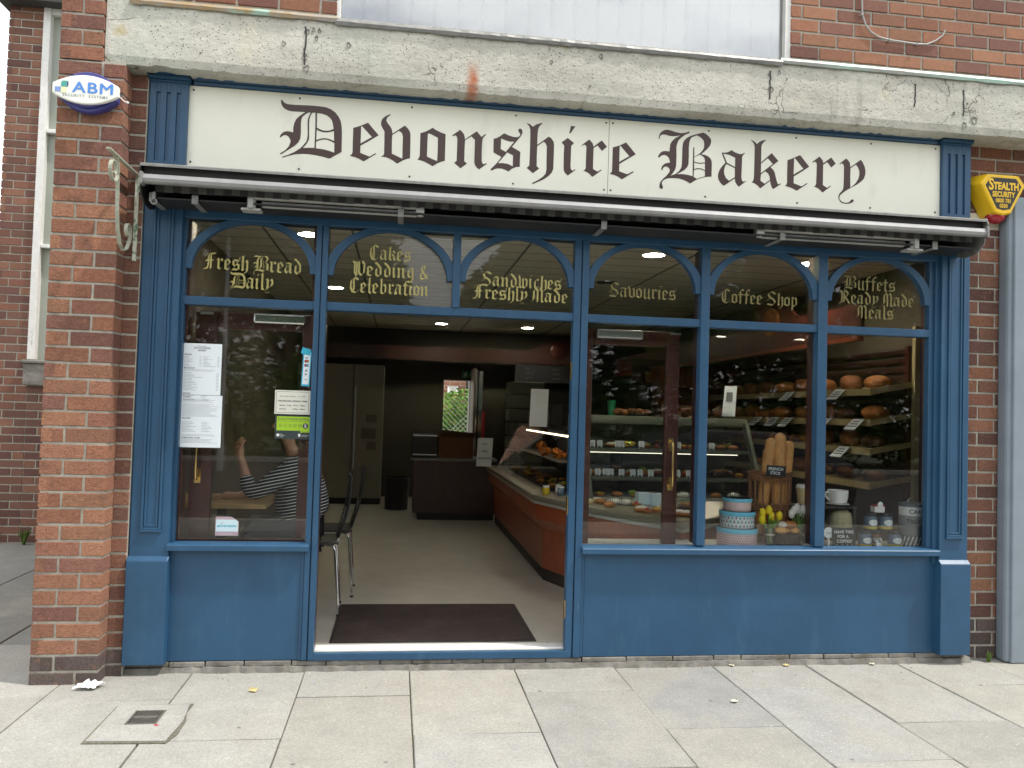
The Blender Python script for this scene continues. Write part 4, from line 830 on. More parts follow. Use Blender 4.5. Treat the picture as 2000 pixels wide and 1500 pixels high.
b.lathe([(.0085,0),(.008,.0003)],(-.655,Y+.0009,1.287),16,1,'y'); write(b,'Food\nStandards\nAgency',-.644,Y+.0006,1.290,.0065,1,0,'LEFT'); b.prism([(-.546,1.296),(-.533,1.296),(-.534,1.283),(-.5395,1.277),(-.545,1.283)],Y+.0004,Y+.0008,1); write(b,'Cheshire West\nand Chester',-.529,Y+.0006,1.287,.0065,1,0,'LEFT')
b.build('printing',['ink','white','sticker_green'],t)
t=thing('trade_sticker','pale sticker reading Master Bakers, low on the left window with a clipped corner','sticker',(-.905,YG,.72))
po=[(-.969,.728),(-.969,.829),(-.965,.832),(-.884,.832),(-.846,.806),(-.846,.732),(-.850,.728),(-.965,.728)]
MB().prism(po,YG-.001,YG).build('backing','sticker_pink',t)
MB().prism([(-.966,.751),(-.966,.816),(-.862,.816),(-.849,.806),(-.849,.751)],YG-.0016,YG-.001).build('face','sticker_pale',t)
b=MB(); write(b,'MASTER BAKERS',-.9075,YG-.0021,.776,.0150,0,.0004,sx=.93); b.obox((-.935,YG-.002,.797),(.022,.0004,.0015),(0,-.9,0),1); write(b,'A Craft member',-.9075,YG-.0016,.735,.010,2,0); b.build('printing',['cyan_text','ink_soft','white'],t)
# ================================================================== litter, drain cover, weed
b=MB(); cx,cy=-1.093,-.665; w_,d_=.128,.16; z=.0095
dr=thing('drain_cover','small square iron water cover set in the pavement left of the doorway','drain cover',(cx,cy,z))
b.slab([(cx-w_/2,cy-d_/2),(cx+w_/2,cy-d_/2),(cx+w_/2,cy+d_/2),(cx-w_/2,cy+d_/2)],z-.006,z-.001); b.build('cover','iron_dark',dr)
b=MB(); 
for q in ((-1,0),(1,0)): b.box(cx+q[0]*w_/2-.004,cx+q[0]*w_/2+.004,cy-d_/2-.004,cy+d_/2+.004,z-.004,z+.002)
for q in (-1,1): b.box(cx-w_/2,cx+w_/2,cy+q*d_/2-.004,cy+q*d_/2+.004,z-.004,z+.0015)
for k in range(-7,8):
    for s_ in (-1,1):
        c0=k*.018; pts=[]
        for t in (-1,1):
            x=max(-w_/2,min(w_/2,c0+s_*t*.08)); 
        L_=.20; 
        # clip a diagonal to the frame
        P0=[]; 
        for i in range(41):
            x=c0+s_*(-.1+.005*i); y=-.1+.005*i
            if abs(x)<w_/2-.004 and abs(y)<d_/2-.004: P0.append((x,y))
        if len(P0)>1: b.tube([(cx+P0[0][0],cy+P0[0][1],z-.0005),(cx+P0[-1][0],cy+P0[-1][1],z-.0005)],.0016,4)
write_v,write_f=text2d('STOP TAP',.026,.0005)
b.box(cx-.048,cx+.048,cy-.012,cy+.014,z-.001,z+.0015); b.add([(cx+a,cy-.008+c,z+.0022) for a,c,_ in write_v],write_f,1); b.build('grille',['iron_dark','joint'],dr)
tag(MB().blob((-1.02,-.765,.010),(.010,.008,.003)).build('sweet_wrapper','red_food',smooth=True),'tiny pink wrapper at the corner of the drain cover','litter')
b=MB(); r=random.Random(31); n=9; vs=[];fs=[]
for i in range(n):
    for j in range(n):
        u,v=i/(n-1)-.5,j/(n-1)-.5; h=.012+.035*abs(math.sin(u*9+v*4))*math.exp(-6*(u*u+v*v))+r.uniform(0,.012)
        vs.append((-1.485+u*.10+r.uniform(-.01,.01)+v*.03,-.235+v*.075+r.uniform(-.008,.008),h))
for i in range(n-1):
    for j in range(n-1): fs.append((i*n+j,(i+1)*n+j,(i+1)*n+j+1,i*n+j+1))
b.add(vs,fs); o=b.build('crumpled_tissue','tissue'); s_=o.modifiers.new('s','SOLIDIFY'); s_.thickness=.001
tag(o,'crumpled white tissue lying at the foot of the brick pier','litter')
def leaf(x,y,s,rot,m,label,name='fallen_leaf',grp='dry leaves fallen on the pavement'):
    b=MB(); pts=[(0,-1),(.35,-.6),(.6,-.7),(.55,-.1),(.9,.1),(.45,.45),(.3,.95),(0,.75),(-.3,1),(-.45,.5),(-.9,.2),(-.5,-.15),(-.6,-.65),(-.3,-.6)]
    vs=[(x,y,.008)]; r_=random.Random(int(x*100))
    for a,c in pts: vs.append((x+s*(a*math.cos(rot)-c*math.sin(rot)),y+s*(a*math.sin(rot)+c*math.cos(rot)),.005+r_.uniform(0,.35)*s))
    b.add(vs,[(0,k,k%len(pts)+1) for k in range(1,len(pts)+1)]); o=b.build(name,m); q=o.modifiers.new('s','SOLIDIFY'); q.thickness=.0006
    tag(o,label,'leaf',grp)
leaf(-.677,-.311,.030,.6,'leaf_dry','yellow brown dry leaf between the tissue and the doorway')
leaf(1.758,-.605,.022,1.9,'leaf_pale','pale leaf alone in the middle of a slab right of the doorway')
leaf(1.99,-.02,.020,.2,'leaf_pale','pale curled leaf close to the wall under the right stall riser, left one')
leaf(2.32,-.035,.020,1.2,'leaf_dry','dry yellowish leaf close to the wall under the right stall riser, middle one')
leaf(2.87,-.03,.022,2.2,'leaf_pale','pale leaf by the wall under the jars window, right one')
# fine grit and scraps along the wall foot
b=MB(); r=random.Random(77)
for k in range(170):
    x=r.uniform(-1.35,3.7); y=-abs(r.gauss(0,.10))-.02; s=r.uniform(.0015,.0055)
    if r.random()<.35: x=r.uniform(-1.5,4); y=-r.uniform(.1,1.3)
    b.obox((x,y,.003),(s*r.uniform(.6,2),s,.002),(0,0,r.uniform(0,3)),r.choice([0,0,1,2]))
tag(b.build('pavement_grit',['leaf_pale','joint','leaf_dry']),'scraps of grit and petals scattered over the pavement','grit'); bpy.data.objects['pavement_grit']['kind']='stuff'
def weed(x,y,s,n,label,m='weed',name='weed'):
    b=MB(); r=random.Random(int(x*50+9))
    for k in range(n):
        a=r.uniform(0,2*PI); h=s*r.uniform(.5,1.1); rr=s*r.uniform(.15,.6); w0=s*.05
        base=Vector((x+r.uniform(-.01,.01),y+r.uniform(-.008,.008),-.002)); tip=base+Vector((rr*math.cos(a),rr*math.sin(a)*.5-.01,h)); mid=(base+tip)/2+Vector((0,0,h*.25)); sd=Vector((-math.sin(a),math.cos(a),0))*w0
        b.add([base-sd,base+sd,mid+sd*1.3,mid-sd*1.3,tip],[(0,1,2,3),(3,2,4)])
    o=b.build(name,m); tag(o,label,'weed')
weed(3.66,-.0,.07,16,'small green weed at the foot of the brick wall on the right')
weed(-1.86,.02,.06,22,'dry straw coloured grass tuft at the left foot of the brick pier','leaf_dry','grass_tuft')
weed(-3.62,4.1,.16,18,'leafy weed at the foot of the alley wall nearest the brick pier')
weed(-3.95,4.1,.15,18,'pale leafy weed at the foot of the alley wall, left one')
# ================================================================== glazed doors folded back inside
def door(x0,x1,y,lead,label,s=.085,s2=.085):
    t=thing('glazed_door',label,'door',((x0+x1)/2,y,.11),'pair of glazed inner doors')
    b=MB(); b.box(x0,x0+s,y,y+.04,.11,1.975).box(x1-s2,x1,y,y+.04,.11,1.975).box(x0+s,x1-s2,y,y+.04,1.88,1.975).box(x0+s,x1-s2,y,y+.04,.11,.32); b.build('frame','mahogany',t,bevel=.004)
    MB().box(x0+s,x1-s2,y+.018,y+.023,.32,1.88).build('glass','clear',t)
    hx=x0+.045 if lead<0 else x1-.045
    b=MB(); b.box(hx-.018,hx+.018,y-.005,y,1.24,1.32).box(hx-.018,hx+.018,y-.005,y,1.00,1.08)
    b.tube([(hx,y-.005,1.30),(hx,y-.045,1.29),(hx,y-.052,1.25),(hx,y-.052,1.07),(hx,y-.045,1.03),(hx,y-.005,1.02)],.009,10); b.build('handle','brass',t,smooth=True)
    cx_=x1-.245 if lead<0 else x0+.27
    b=MB(); b.box(cx_-.145,cx_+.145,y-.055,y-.002,1.915,1.972); b.build('door_closer','chrome' if lead<0 else 'steel',t,bevel=.010)
    b=MB(); b.box(hx-.02+.05*0,hx+.05,y-.006,y-.0005,1.958,1.972); b.build('catch','steel',t)
    return t
door(-1.155,-.44,.20,-1,'glazed mahogany door folded back behind the left window, chrome closer at its top',.12,.12)
door(1.05,1.715,.22,1,'glazed mahogany door folded back behind the first window right of the doorway',.115,.085)
t=tag(MB().box(-.333,.846,.185,1.09,ZF+.0005,ZF+.010).build('door_mat','mat_brown',bevel=.003),'large dark brown door mat inside the open doorway','mat')
MB().box(-.345,.858,.175,1.10,ZF+.0003,ZF+.005).build('edging','rubber',t)
# the mat's own location is the origin, so its edging stays in place
# ================================================================== lights in the ceiling
def downlight(x,y,on,label,r=.085):
    t=thing('downlight',label,'ceiling light',(x,y,ZC),'round downlights in the ceiling')
    b=MB(); b.lathe([(r+.012,-.001),(r+.010,-.006),(r-.002,-.006),(r-.006,.02),(r-.008,.001)],(x,y,ZC-.001),28); b.build('bezel','white' if on else 'chrome',t,smooth=True)
    b=MB(); b.lathe([(.001,0),(r-.004,0)],(x,y,ZC-.0045),28); b.build('lamp','lamp_on' if on else 'steel',t)
    if on:
        l=bpy.data.lights.new('downlight_light','SPOT'); l.energy=9 if (y<3 and x>0) else .7; l.spot_size=math.radians(150); l.spot_blend=.6; l.color=(1,.9,.75); l.shadow_soft_size=.07
        o=bpy.data.objects.new('downlight_light',l); col.objects.link(o); o.parent=t; o.location=(0,0,-.03)
downlight(1.915,1.43,True,'lit round downlight seen through the Savouries fanlight')
downlight(3.18,1.43,True,'lit round downlight at the right edge of the Coffee Shop fanlight')
downlight(-.676,1.40,True,'lit round downlight at the right edge of the Fresh Bread Daily fanlight')
downlight(-.688,4.03,True,'lit round downlight at the lower left of the Cakes fanlight')
downlight(.579,7.15,True,'lit round downlight deep in the shop, left one of the two above the doorway')
downlight(1.842,7.2,True,'lit round downlight deep in the shop, right one of the two above the doorway')
downlight(1.907,2.82,False,'unlit silver downlight at the lower left of the Savouries fanlight')
# ================================================================== counter
ct=thing('serving_counter','L shaped serving counter with red brown panels and a pale stone ledge','counter',(1.6,2.2,ZF))
def inset(poly,d):
    cx=sum(p[0] for p in poly)/len(poly); cy=sum(p[1] for p in poly)/len(poly); o=[]
    n=len(poly)
    for i in range(n):
        a,b_,c=Vector(poly[i-1]),Vector(poly[i]),Vector(poly[(i+1)%n])
        n1=Vector((-(b_-a).y,(b_-a).x)).normalized(); n2=Vector((-(c-b_).y,(c-b_).x)).normalized(); m_=(n1+n2); m_=m_/max(.3,m_.dot(n1)) if m_.length>1e-6 else n1
        o.append((b_.x+m_.x*d,b_.y+m_.y*d))
    return o
LG=[(1.10,5.45),(1.10,1.93),(1.40,1.05),(1.80,.33),(2.14,.62),(2.55,1.08),(3.0,1.55),(3.0,2.55),(1.95,2.55),(1.95,5.45)]
base=inset(LG,.10); mid=inset(LG,.035)
b=MB()
n=len(base)
b.slab(base,ZF+.10,.52); b.slab(mid,.60,.735)
vs=[(x,y,.52) for x,y in base]+[(x,y,.60) for x,y in mid]; b.add(vs,[(k,(k+1)%n,(k+1)%n+n,k+n) for k in range(n)]); b.build('panel','wood_red',ct)
MB().slab(inset(LG,.115),ZF,ZF+.10).build('kick_board','kick',ct)
MB().slab(LG,.745,.79).build('ledge','stone_top',ct,bevel=.012)
MB().slab(inset(LG,.012),.722,.7445).build('ledge_trim','case_white',ct)
# refrigerated case
cs=thing('display_case','glass fronted cake case with dark shelves and green grey top, behind the right windows','display case',(2.3,2.0,.79))
X0,X1=1.50,2.95
b=MB(); b.box(X0,X1,1.98,2.50,1.38,1.45).box(X0,X1,2.46,2.52,.79,1.38); b.build('top_deck','case_green',cs,bevel=.008)
for z,y0 in ((1.185,1.85),(.96,1.78)):
    b=MB(); b.box(X0+.02,X1-.04,y0,2.45,z-.022,z); b.build('shelf','kick',cs); 
    b=MB(); b.box(X0+.02,X1-.04,y0-.008,y0,z-.026,z+.002); b.build('shelf_edge','case_green',cs)
    b=MB(); b.tube([(X0+.05,y0+.10,z-.04),(X1-.1,y0+.10,z-.04)],.003,6); b.build('strip_lamp','strip_on' if z>1.1 else 'case_white',cs)
for x in (X0,X1-.03):
    b=MB(); q=[(1.60,.79),(1.68,.79),(2.03,1.39),(1.97,1.42)]; b.xprof(q,x,x+.03); b.xprof([(1.68,.79),(2.5,.79),(2.5,1.39),(2.03,1.39)],x+.01,x+.016,1); b.build('end_frame',['case_green','clear'],cs)
b=MB(); b.add([(X0,1.60,.80),(X1,1.60,.80),(X1,1.97,1.42),(X0,1.97,1.42)],[(0,1,2,3)]); o=b.build('sloping_glass','clear',cs); q=o.modifiers.new('s','SOLIDIFY'); q.thickness=.005
b=MB(); b.box(X0+.02,X1-.04,1.66,2.45,.791,.80); b.build('base_tray','case_white',cs)
# hot case along the left side of the counter
hc=thing('hot_food_case','glass food case lit with warm light, seen through the right of the doorway','display case',(1.5,3.4,.79))
b=MB(); b.box(1.42,1.92,2.2,4.9,1.27,1.32).box(1.88,1.93,2.2,4.9,.79,1.27); b.build('top_deck','kick',hc,bevel=.005)
b=MB(); b.box(1.38,1.88,2.25,4.85,1.02,1.035).box(1.30,1.88,2.25,4.85,.791,.80); b.build('shelf','kick',hc)
b=MB(); b.tube([(1.50,2.3,1.255),(1.50,4.8,1.255)],.012,6); b.build('strip_lamp','warm_on',hc)
b=MB(); b.add([(1.17,2.2,.80),(1.17,4.9,.80),(1.42,4.9,1.30),(1.42,2.2,1.30)],[(0,1,2,3)]); b.add([(1.17,2.2,.80),(1.42,2.2,1.30),(1.9,2.2,1.30),(1.9,2.2,.80)],[(0,1,2,3)]); b.build('sloping_glass','clear',hc)
bc=thing('back_counter','red wooden counter across the back of the shop, coloured dark for the dim light','counter',(.7,5.7,ZF)); MB().box(.22,1.22,5.46,6.1,ZF+.09,.83).build('panel','wood_dark',bc); MB().box(.28,1.22,5.52,6.1,ZF,ZF+.09).build('kick_board','kick',bc); MB().box(.18,1.24,5.46,6.1,.8305,.86).build('worktop','case_green',bc,bevel=.004)  # same red wood, given a darker colour for the dim back
# ---- food in the cases
def item(b,name,mats,label,cat,grp=None,smooth=True): 
    return tag(b.build(name,mats,None,smooth=smooth),label,cat,grp)
def price_tags():
    t=thing('price_tag','t','price tag',(0,0,0),'white price tags in the cake case')
    b=MB(); b.obox((0,0,.036),(.046,.002,.048),(-.25,0,0)); b.obox((-.016,.003,.006),(.010,.002,.016),(-.25,0,0)); b.obox((.016,.003,.006),(.010,.002,.016),(-.25,0,0)); b.build('card','paper',t)
    b=MB()
    for k,w_ in enumerate((.034,.026,.030,.020)): b.obox((0,-.0022+(-.004+.009*k)*-.255+.0005,.050-.0095*k),(w_,.0004,.0028),(-.25,0,0))
    b.build('print','paper_line',t); return t
pt=price_tags()
row1=[(1157,870),(1172,872),(1207,872),(1215,874),(1253,876),(1325,884),(1390,890)]
row2=[(1150,922),(1168,922),(1184,925),(1194,926),(1214,928),(1236,930),(1251,932),(1271,934),(1324,938),(1345,942)]
near1=['before the iced buns','second of the upper shelf','before the wraps','beside the wraps','before the flans','by the door stile','before the back trays']
near2=['at the left end','second from left','third from left','overlapping its neighbour','middle','right of the middle','before the pink tart','left of the door stile','right of the door stile','by the window post']
first=True
for rw,z,yy,nm,sh in ((row1,1.185,1.855,near1,'upper shelf'),(row2,.96,1.785,near2,'lower shelf')):
    for (u,v),l in zip(rw,nm):
        q=px(u,v,Y=yy); o=pt if first else copy_tree(pt); first=False
        o.location=(q.x,yy+R.uniform(0,.02),z); o.rotation_euler=(0,0,R.uniform(-.15,.15)); o['label']='white price tag on the %s of the cake case, %s'%(sh,l)
def food(kind,x,y,z,r_=None):
    b=MB(); 
    if kind=='bun': b.blob((x,y,z+.020),(.045,.032,.022),0,14,8,.05); return b,['crust']
    if kind=='iced': b.blob((x,y,z+.018),(.05,.034,.02),0,14,8,.04); b.blob((x,y,z+.030),(.044,.029,.014),1,14,8,.06); return b,['crust','icing']
    if kind=='zebra':
        b.blob((x,y,z+.022),(.055,.036,.024),0,14,8,.04)
        for k in range(5): b.tube([(x-.04+.018*k,y-.034,z+.022),(x-.036+.018*k,y-.018,z+.041),(x-.03+.018*k,y,z+.047)],.0028,5,1)
        return b,['icing','choc']
    if kind=='round': b.lathe([(.001,0),(.036,.0),(.040,.012),(.034,.026),(.001,.030)],(x,y,z),18); b.lathe([(.001,.034),(.026,.032),(.030,.026)],(x,y,z),18,1); return b,['cream_cake','icing']
    if kind=='choc':
        for k in range(5): b.blob((x+.03*math.cos(k*1.3),y+.03*math.sin(k*1.3),z+.025),(.030,.030,.026),0,10,6,.15)
        for k in range(3): b.blob((x+.02*math.cos(k*2.3),y-.02+.02*math.sin(k*2.3),z+.055),(.014,.010,.010),1,8,5,.2)
        return b,['choc','crust']
    if kind=='green':
        for k in range(6): b.blob((x+R.uniform(-.03,.03),y+R.uniform(-.02,.02),z+.015+R.uniform(0,.03)),(.022,.018,.012),k%2,8,5,.4)
        return b,['lettuce','yellow_food']
    if kind=='flan': b.lathe([(.030,0),(.044,.024),(.040,.026),(.001,.022)],(x,y,z),16); b.blob((x,y,z+.026),(.034,.032,.010),1,10,5,.3); return b,['crust','yellow_food']
    if kind=='tart': b.lathe([(.028,0),(.040,.020),(.001,.016)],(x,y,z),16); b.blob((x,y,z+.022),(.016,.016,.014),1,10,6); return b,['crust','red_food']
    if kind=='box': b.box(x-.065,x+.065,y-.05,y+.05,z,z+.085); return b,['sticker_pale']
    if kind=='crisp':
        for k in range(7): b.obox((x+R.uniform(-.05,.05),y+R.uniform(-.04,.04),z+.03+R.uniform(0,.04)),(.06,.02,.05),(R.uniform(-1,1),R.uniform(-1,1),R.uniform(-1,1)),k%2)
        return b,['orange_food','crust']
L=[]
ups=[('bun',1140,'golden bun'),('iced',1196,'white iced bun'),('green',1232,'salad filled wrap'),('zebra',1212,'iced slice with dark stripes'),('flan',1262,'yellow topped flan'),('tart',1284,'small pale tart'),('green',1222,'lettuce filled roll'),('flan',1335,'yellow flan with two orange dots'),('flan',1352,'flat yellow flan'),('bun',1410,'brown bun'),('bun',1432,'darker brown bun')]
for k,(kd,u,l) in enumerate(ups):
    q=px(u,870,Y=1.95); b,m_=food(kd,q.x,1.95+.03*(k%2),1.186); item(b,{'bun':'bun','iced':'iced_bun','green':'filled_roll','zebra':'iced_slice','flan':'flan','tart':'tart'}[kd],m_,l+' on the upper shelf of the cake case'+(' at its left end','',' behind the tags','',' near the door stile','','','','','',' at its right end')[k],'cake','cakes on the upper shelf')
low=[('bun',1160,'plain bun'),('zebra',1186,'striped slice'),('tart',1228,'red topped tart'),('bun',1262,'brown bun'),('tart',1334,'cherry tart'),('bun',1345,'small bun'),('choc',1400,'dark chocolate gateau'),('choc',1418,'second dark chocolate gateau'),('flan',1443,'yellow slice')]
for k,(kd,u,l) in enumerate(low):
    q=px(u,930,Y=1.90); b,m_=food(kd,q.x,1.90+.05*(k%2),.961); item(b,{'bun':'bun','zebra':'iced_slice','tart':'tart','choc':'chocolate_cake','flan':'flan'}[kd],m_,l+' on the lower shelf of the cake case'+(' behind the first tags','','','',' right of the door stile','','','',' at its right end')[k],'cake','cakes on the lower shelf')
led=[('round',1149,975,1.35,'pale round cake with a cream dome, leftmost on the stone ledge'),('round',1166,973,1.45,'pale round cake with a cream dome, second on the stone ledge'),('bun',1172,988,1.30,'brown bun on the stone ledge under the domed cakes'),('zebra',1200,980,1.30,'white iced slice with dark stripes on the stone ledge, left of two'),('zebra',1222,984,1.26,'white iced slice with dark stripes on the stone ledge, right of two'),('bun',1190,992,1.1,'flat brown pastry near the ledge edge'),('tart',1243,985,1.2,'red topped tart beside the striped slices'),('box',1260,985,1.35,'pale blue card cake box on the ledge, left of two'),('box',1285,988,1.30,'pale blue card cake box on the ledge, right of two'),('iced',1252,1003,.85,'white iced bun below the pale boxes'),('tart',1264,1005,.80,'cherry tart below the pale boxes'),('flan',1284,1004,.82,'yellow flan left of the door stile'),('zebra',1297,1000,.95,'striped cake half hidden by the door stile'),('choc',1337,1000,.9,'heap of chocolate cakes right of the door stile'),('iced',1326,1010,.65,'iced bun at the corner of the ledge'),('iced',1340,1014,.62,'small iced bun at the corner of the ledge')]
for kd,u,v,yy,l in led:
    q=px(u,v,Y=yy); b,m_=food(kd,q.x,yy,.791); item(b,{'round':'domed_cake','bun':'bun','zebra':'iced_slice','tart':'tart','box':'cake_box','iced':'iced_bun','flan':'flan','choc':'chocolate_cake'}[kd],m_,l,'cake box' if kd=='box' else 'cake','cakes set out on the stone ledge')
for k,(u,yy,z,kd,l) in enumerate([(1065,3.1,1.036,'crisp','heap of orange pastry sticks in the hot case, left heap'),(1092,2.8,1.036,'crisp','heap of orange pastry sticks in the hot case, right heap'),(1100,2.5,.801,'green','yellow and green sandwich low in the hot case, right one'),(1082,2.9,.801,'green','yellow and green sandwich low in the hot case, left one'),(1060,3.3,.801,'bun','brown pasty in the hot case, left of the sandwiches'),(1030,3.9,.801,'flan','yellow pie far along the hot case')]):
    q=px(u,850,Y=yy); b,m_=food(kd,min(q.x,1.80),yy,z); item(b,'hot_food',m_,l,'food','food in the hot case')
rr_=random.Random(44); kk=['bun','flan','tart','iced','zebra','round','choc','green']
nmz={'bun':'bun','iced':'iced_bun','green':'filled_roll','zebra':'iced_slice','flan':'flan','tart':'tart','round':'domed_cake','choc':'chocolate_cake'}
lk={'bun':'plain brown bun','iced':'white iced bun','green':'green and yellow filled roll','zebra':'iced slice with dark stripes','flan':'yellow topped flan','tart':'red topped tart','round':'pale domed cake','choc':'dark chocolate cake'}
def row(n,xa,xb,y,z,where,grp):
    for k in range(n):
        kd=rr_.choice(kk); b,m_=food(kd,xa+(xb-xa)*k/(n-1)+rr_.uniform(-.01,.01),y+rr_.uniform(-.02,.02),z); item(b,nmz[kd],m_,'%s %s'%(lk[kd],where),'cake',grp)
row(11,1.60,2.85,2.18,1.186,'in the back row of the upper cake case shelf','cakes on the upper shelf')
row(11,1.60,2.85,2.14,.961,'in the back row of the lower cake case shelf','cakes on the lower shelf')
row(9,1.62,2.75,1.78,.801,'on the floor of the cake case behind the glass','cakes on the case floor')
def col_(n,x,y0,y1,z,kinds_,where,grp):
    for k in range(n):
        kd=rr_.choice(kinds_); b,m_=food(kd,x+rr_.uniform(-.04,.04),y0+(y1-y0)*k/(n-1),z); item(b,'hot_food',m_,'%s %s'%({'crisp':'heap of orange pastry sticks','bun':'brown pasty','flan':'yellow pie','green':'yellow and green sandwich','choc':'dark brown bake'}[kd],where),'food',grp)
col_(7,1.62,2.35,4.6,1.036,['crisp','bun','crisp'],'on the upper shelf of the hot case','food on the hot case shelf')
col_(7,1.50,2.4,4.6,.801,['green','bun','flan','choc'],'on the floor of the hot case','food on the hot case floor')
col_(6,1.36,2.5,4.5,.801,['bun','flan','choc'],'close behind the sloping glass of the hot case','food behind the sloping glass')
for k,(x,y,w_,h_) in enumerate(((1.60,2.6,.10,.16),(1.72,3.0,.14,.10),(1.60,3.6,.12,.22),(1.70,4.3,.16,.14))):
    t=thing('tub',('clear tub','low grey box','tall dark canister','grey till')[k]+' standing on top of the hot food case','tub',(x,y,1.32)); MB().box(x-w_/2,x+w_/2,y-.06,y+.06,1.321,1.32+h_).build('body',('case_white','case_green','kick','case_green')[k],t,bevel=.008); MB().box(x-w_/2-.003,x+w_/2+.003,y-.063,y+.063,1.32+h_,1.328+h_).build('lid','kick',t)
for k in range(4):
    x=2.35+.16*k; t=thing('cellophane_bag','cellophane bag of brown biscuits on the cake case, %s'%('leftmost','second','third','rightmost')[k],'bag',(x,2.3,1.451)); b=MB(); b.blob((x,2.3,1.50),(.06,.04,.045),0,14,8,.25); b.build('biscuits','crust_dark',t,smooth=True); b=MB(); b.blob((x,2.3,1.505),(.068,.046,.055),0,14,8,.35); b.build('wrapper','wrap',t)
# jars on the ledge by the doorway
def jar(x,y,z,r,h,body,band,lidm,label,name='jar',grp=None,disc=True,cat='jar'):
    t=thing(name,label,cat,(x,y,z),grp)
    b=MB(); b.lathe([(r*.92,0),(r,.006),(r,h*.70),(r*.82,h*.80)],(x,y,z),20); b.build('glass_body',body,t,smooth=True)
    b=MB(); b.lathe([(r*.90,h*.79),(r*.92,h*.80),(r*.92,h*.98),(r*.86,h)],(x,y,z),20); b.lathe([(r*.86,h),(.001,h)],(x,y,z),20); b.build('lid',lidm,t,smooth=True)
    if band:
        b=MB(); b.lathe([(r+.0006,h*.04),(r+.0006,h*.18)],(x,y,z),20); b.build('yellow_band',band,t,smooth=True)
    if disc:
        b=MB(); vs=[]
        for k in range(15):
            q=-1+2*k/14; u=.80*r*q; hh=h*.18*math.sqrt(max(0,1-q*q)); th=-PI/2+u/r
            for s_ in (-1,1): vs.append((x+(r+.0014)*math.cos(th),y+(r+.0014)*math.sin(th),z+h*.42+s_*hh))
        b.add(vs,[(2*k,2*k+2,2*k+3,2*k+1) for k in range(14)]); b.build('label_disc','paper',t)
    return t
for u,v,yy,l in ((1067,940,1.95,'small pale jar on the ledge by the doorway, leftmost'),(1092,938,2.05,'small pale jar on the ledge by the doorway, middle'),(1096,947,1.90,'small blue labelled jar on the ledge by the doorway, nearest')):
    q=px(u,v,Y=yy); jar(q.x,yy,.79,.030,.075,'jar_yellow' if v==940 else 'jar_blue' if v==947 else 'white',None,'china',l,disc=False,grp='small jars on the ledge')
def standcard(name,u0,u1,v0,v1,Y,lines,label,m_='paper',tilt=.15,size=None,bottom=None):
    a=px(u0,v1,Y=Y); c=px(u1,v0,Y=Y); x0,x1,z0,z1=a.x,c.x,(bottom if bottom else a.z),c.z
    t=thing(name,label,'card',((x0+x1)/2,Y,z0)); b=MB(); b.add([(x0,Y,z0),(x1,Y,z0),(x1+.02,Y+tilt*(z1-z0),z1),(x0+.02,Y+tilt*(z1-z0),z1)],[(0,1,2,3)]); o=b.build('card',m_,t); s=o.modifiers.new('s','SOLIDIFY'); s.thickness=.002
    b=MB()
    for k,l in enumerate(lines): 
        zz=z1-(k+1)*(z1-z0)/(len(lines)+1); write(b,l,(x0+x1)/2+.01,Y+tilt*(zz-z0)-.003,zz,size or (z1-z0)*.15,0,.0003)
    if lines: b.build('writing','ink',t)
    return t
standcard('menu_card',930,961,856,896,5.2,['HOT','PORK','SANDWICH'],'white card reading hot pork sandwich at the corner of the far counter',size=.030,bottom=.79)
standcard('menu_card',1034,1070,760,812,3.2,[],'tall blank white menu card standing on the hot food case',bottom=1.32)
# leaflet holder on the case
q0=px(1425,835,Y=2.1); t=thing('leaflet_holder','clear acrylic leaflet holder with a printed sheet on top of the cake case','leaflet holder',(q0.x,2.1,1.45))
b=MB(); x=q0.x; b.add([(x-.10,2.08,1.452),(x+.04,2.08,1.452),(x+.04,2.08,1.56),(x-.10,2.08,1.56)],[(0,1,2,3)]); b.add([(x-.10,2.14,1.452),(x+.08,2.14,1.452),(x+.12,2.2,1.72),(x-.04,2.2,1.72)],[(0,1,2,3)]); o=b.build('holder','clear',t); q=o.modifiers.new('s','SOLIDIFY'); q.thickness=.003
b=MB(); b.add([(x-.07,2.11,1.47),(x+.05,2.11,1.47),(x+.085,2.16,1.735),(x-.025,2.16,1.735)],[(0,1,2,3)]); o=b.build('sheet','paper',t); q=o.modifiers.new('s','SOLIDIFY'); q.thickness=.002
b=MB(); b.add([(x-.03,2.131-.008,1.60),(x+.03,2.131-.008,1.60),(x+.042,2.148-.008,1.68),(x-.015,2.148-.008,1.68)],[(0,1,2,3)]); b.build('picture','ink_soft',t)
q0=px(1194,815,Y=2.3); b=MB(); b.lathe([(.028,0),(.036,.13),(.032,.13),(.026,.01)],(q0.x,2.3,1.45),18); item(b,'plastic_cup','green_plastic','translucent green plastic cup on top of the cake case','cup')
b=MB(); x,y=px(1230,815,Y=2.25).x,2.25
for k in range(14): b.blob((x+R.uniform(-.14,.14),y+R.uniform(-.05,.05),1.475+R.uniform(0,.02)),(.035,.025,.022),0,8,5,.3)
item(b,'pastry_tray','crust_dark','low heap of brown pastries on top of the cake case','food')
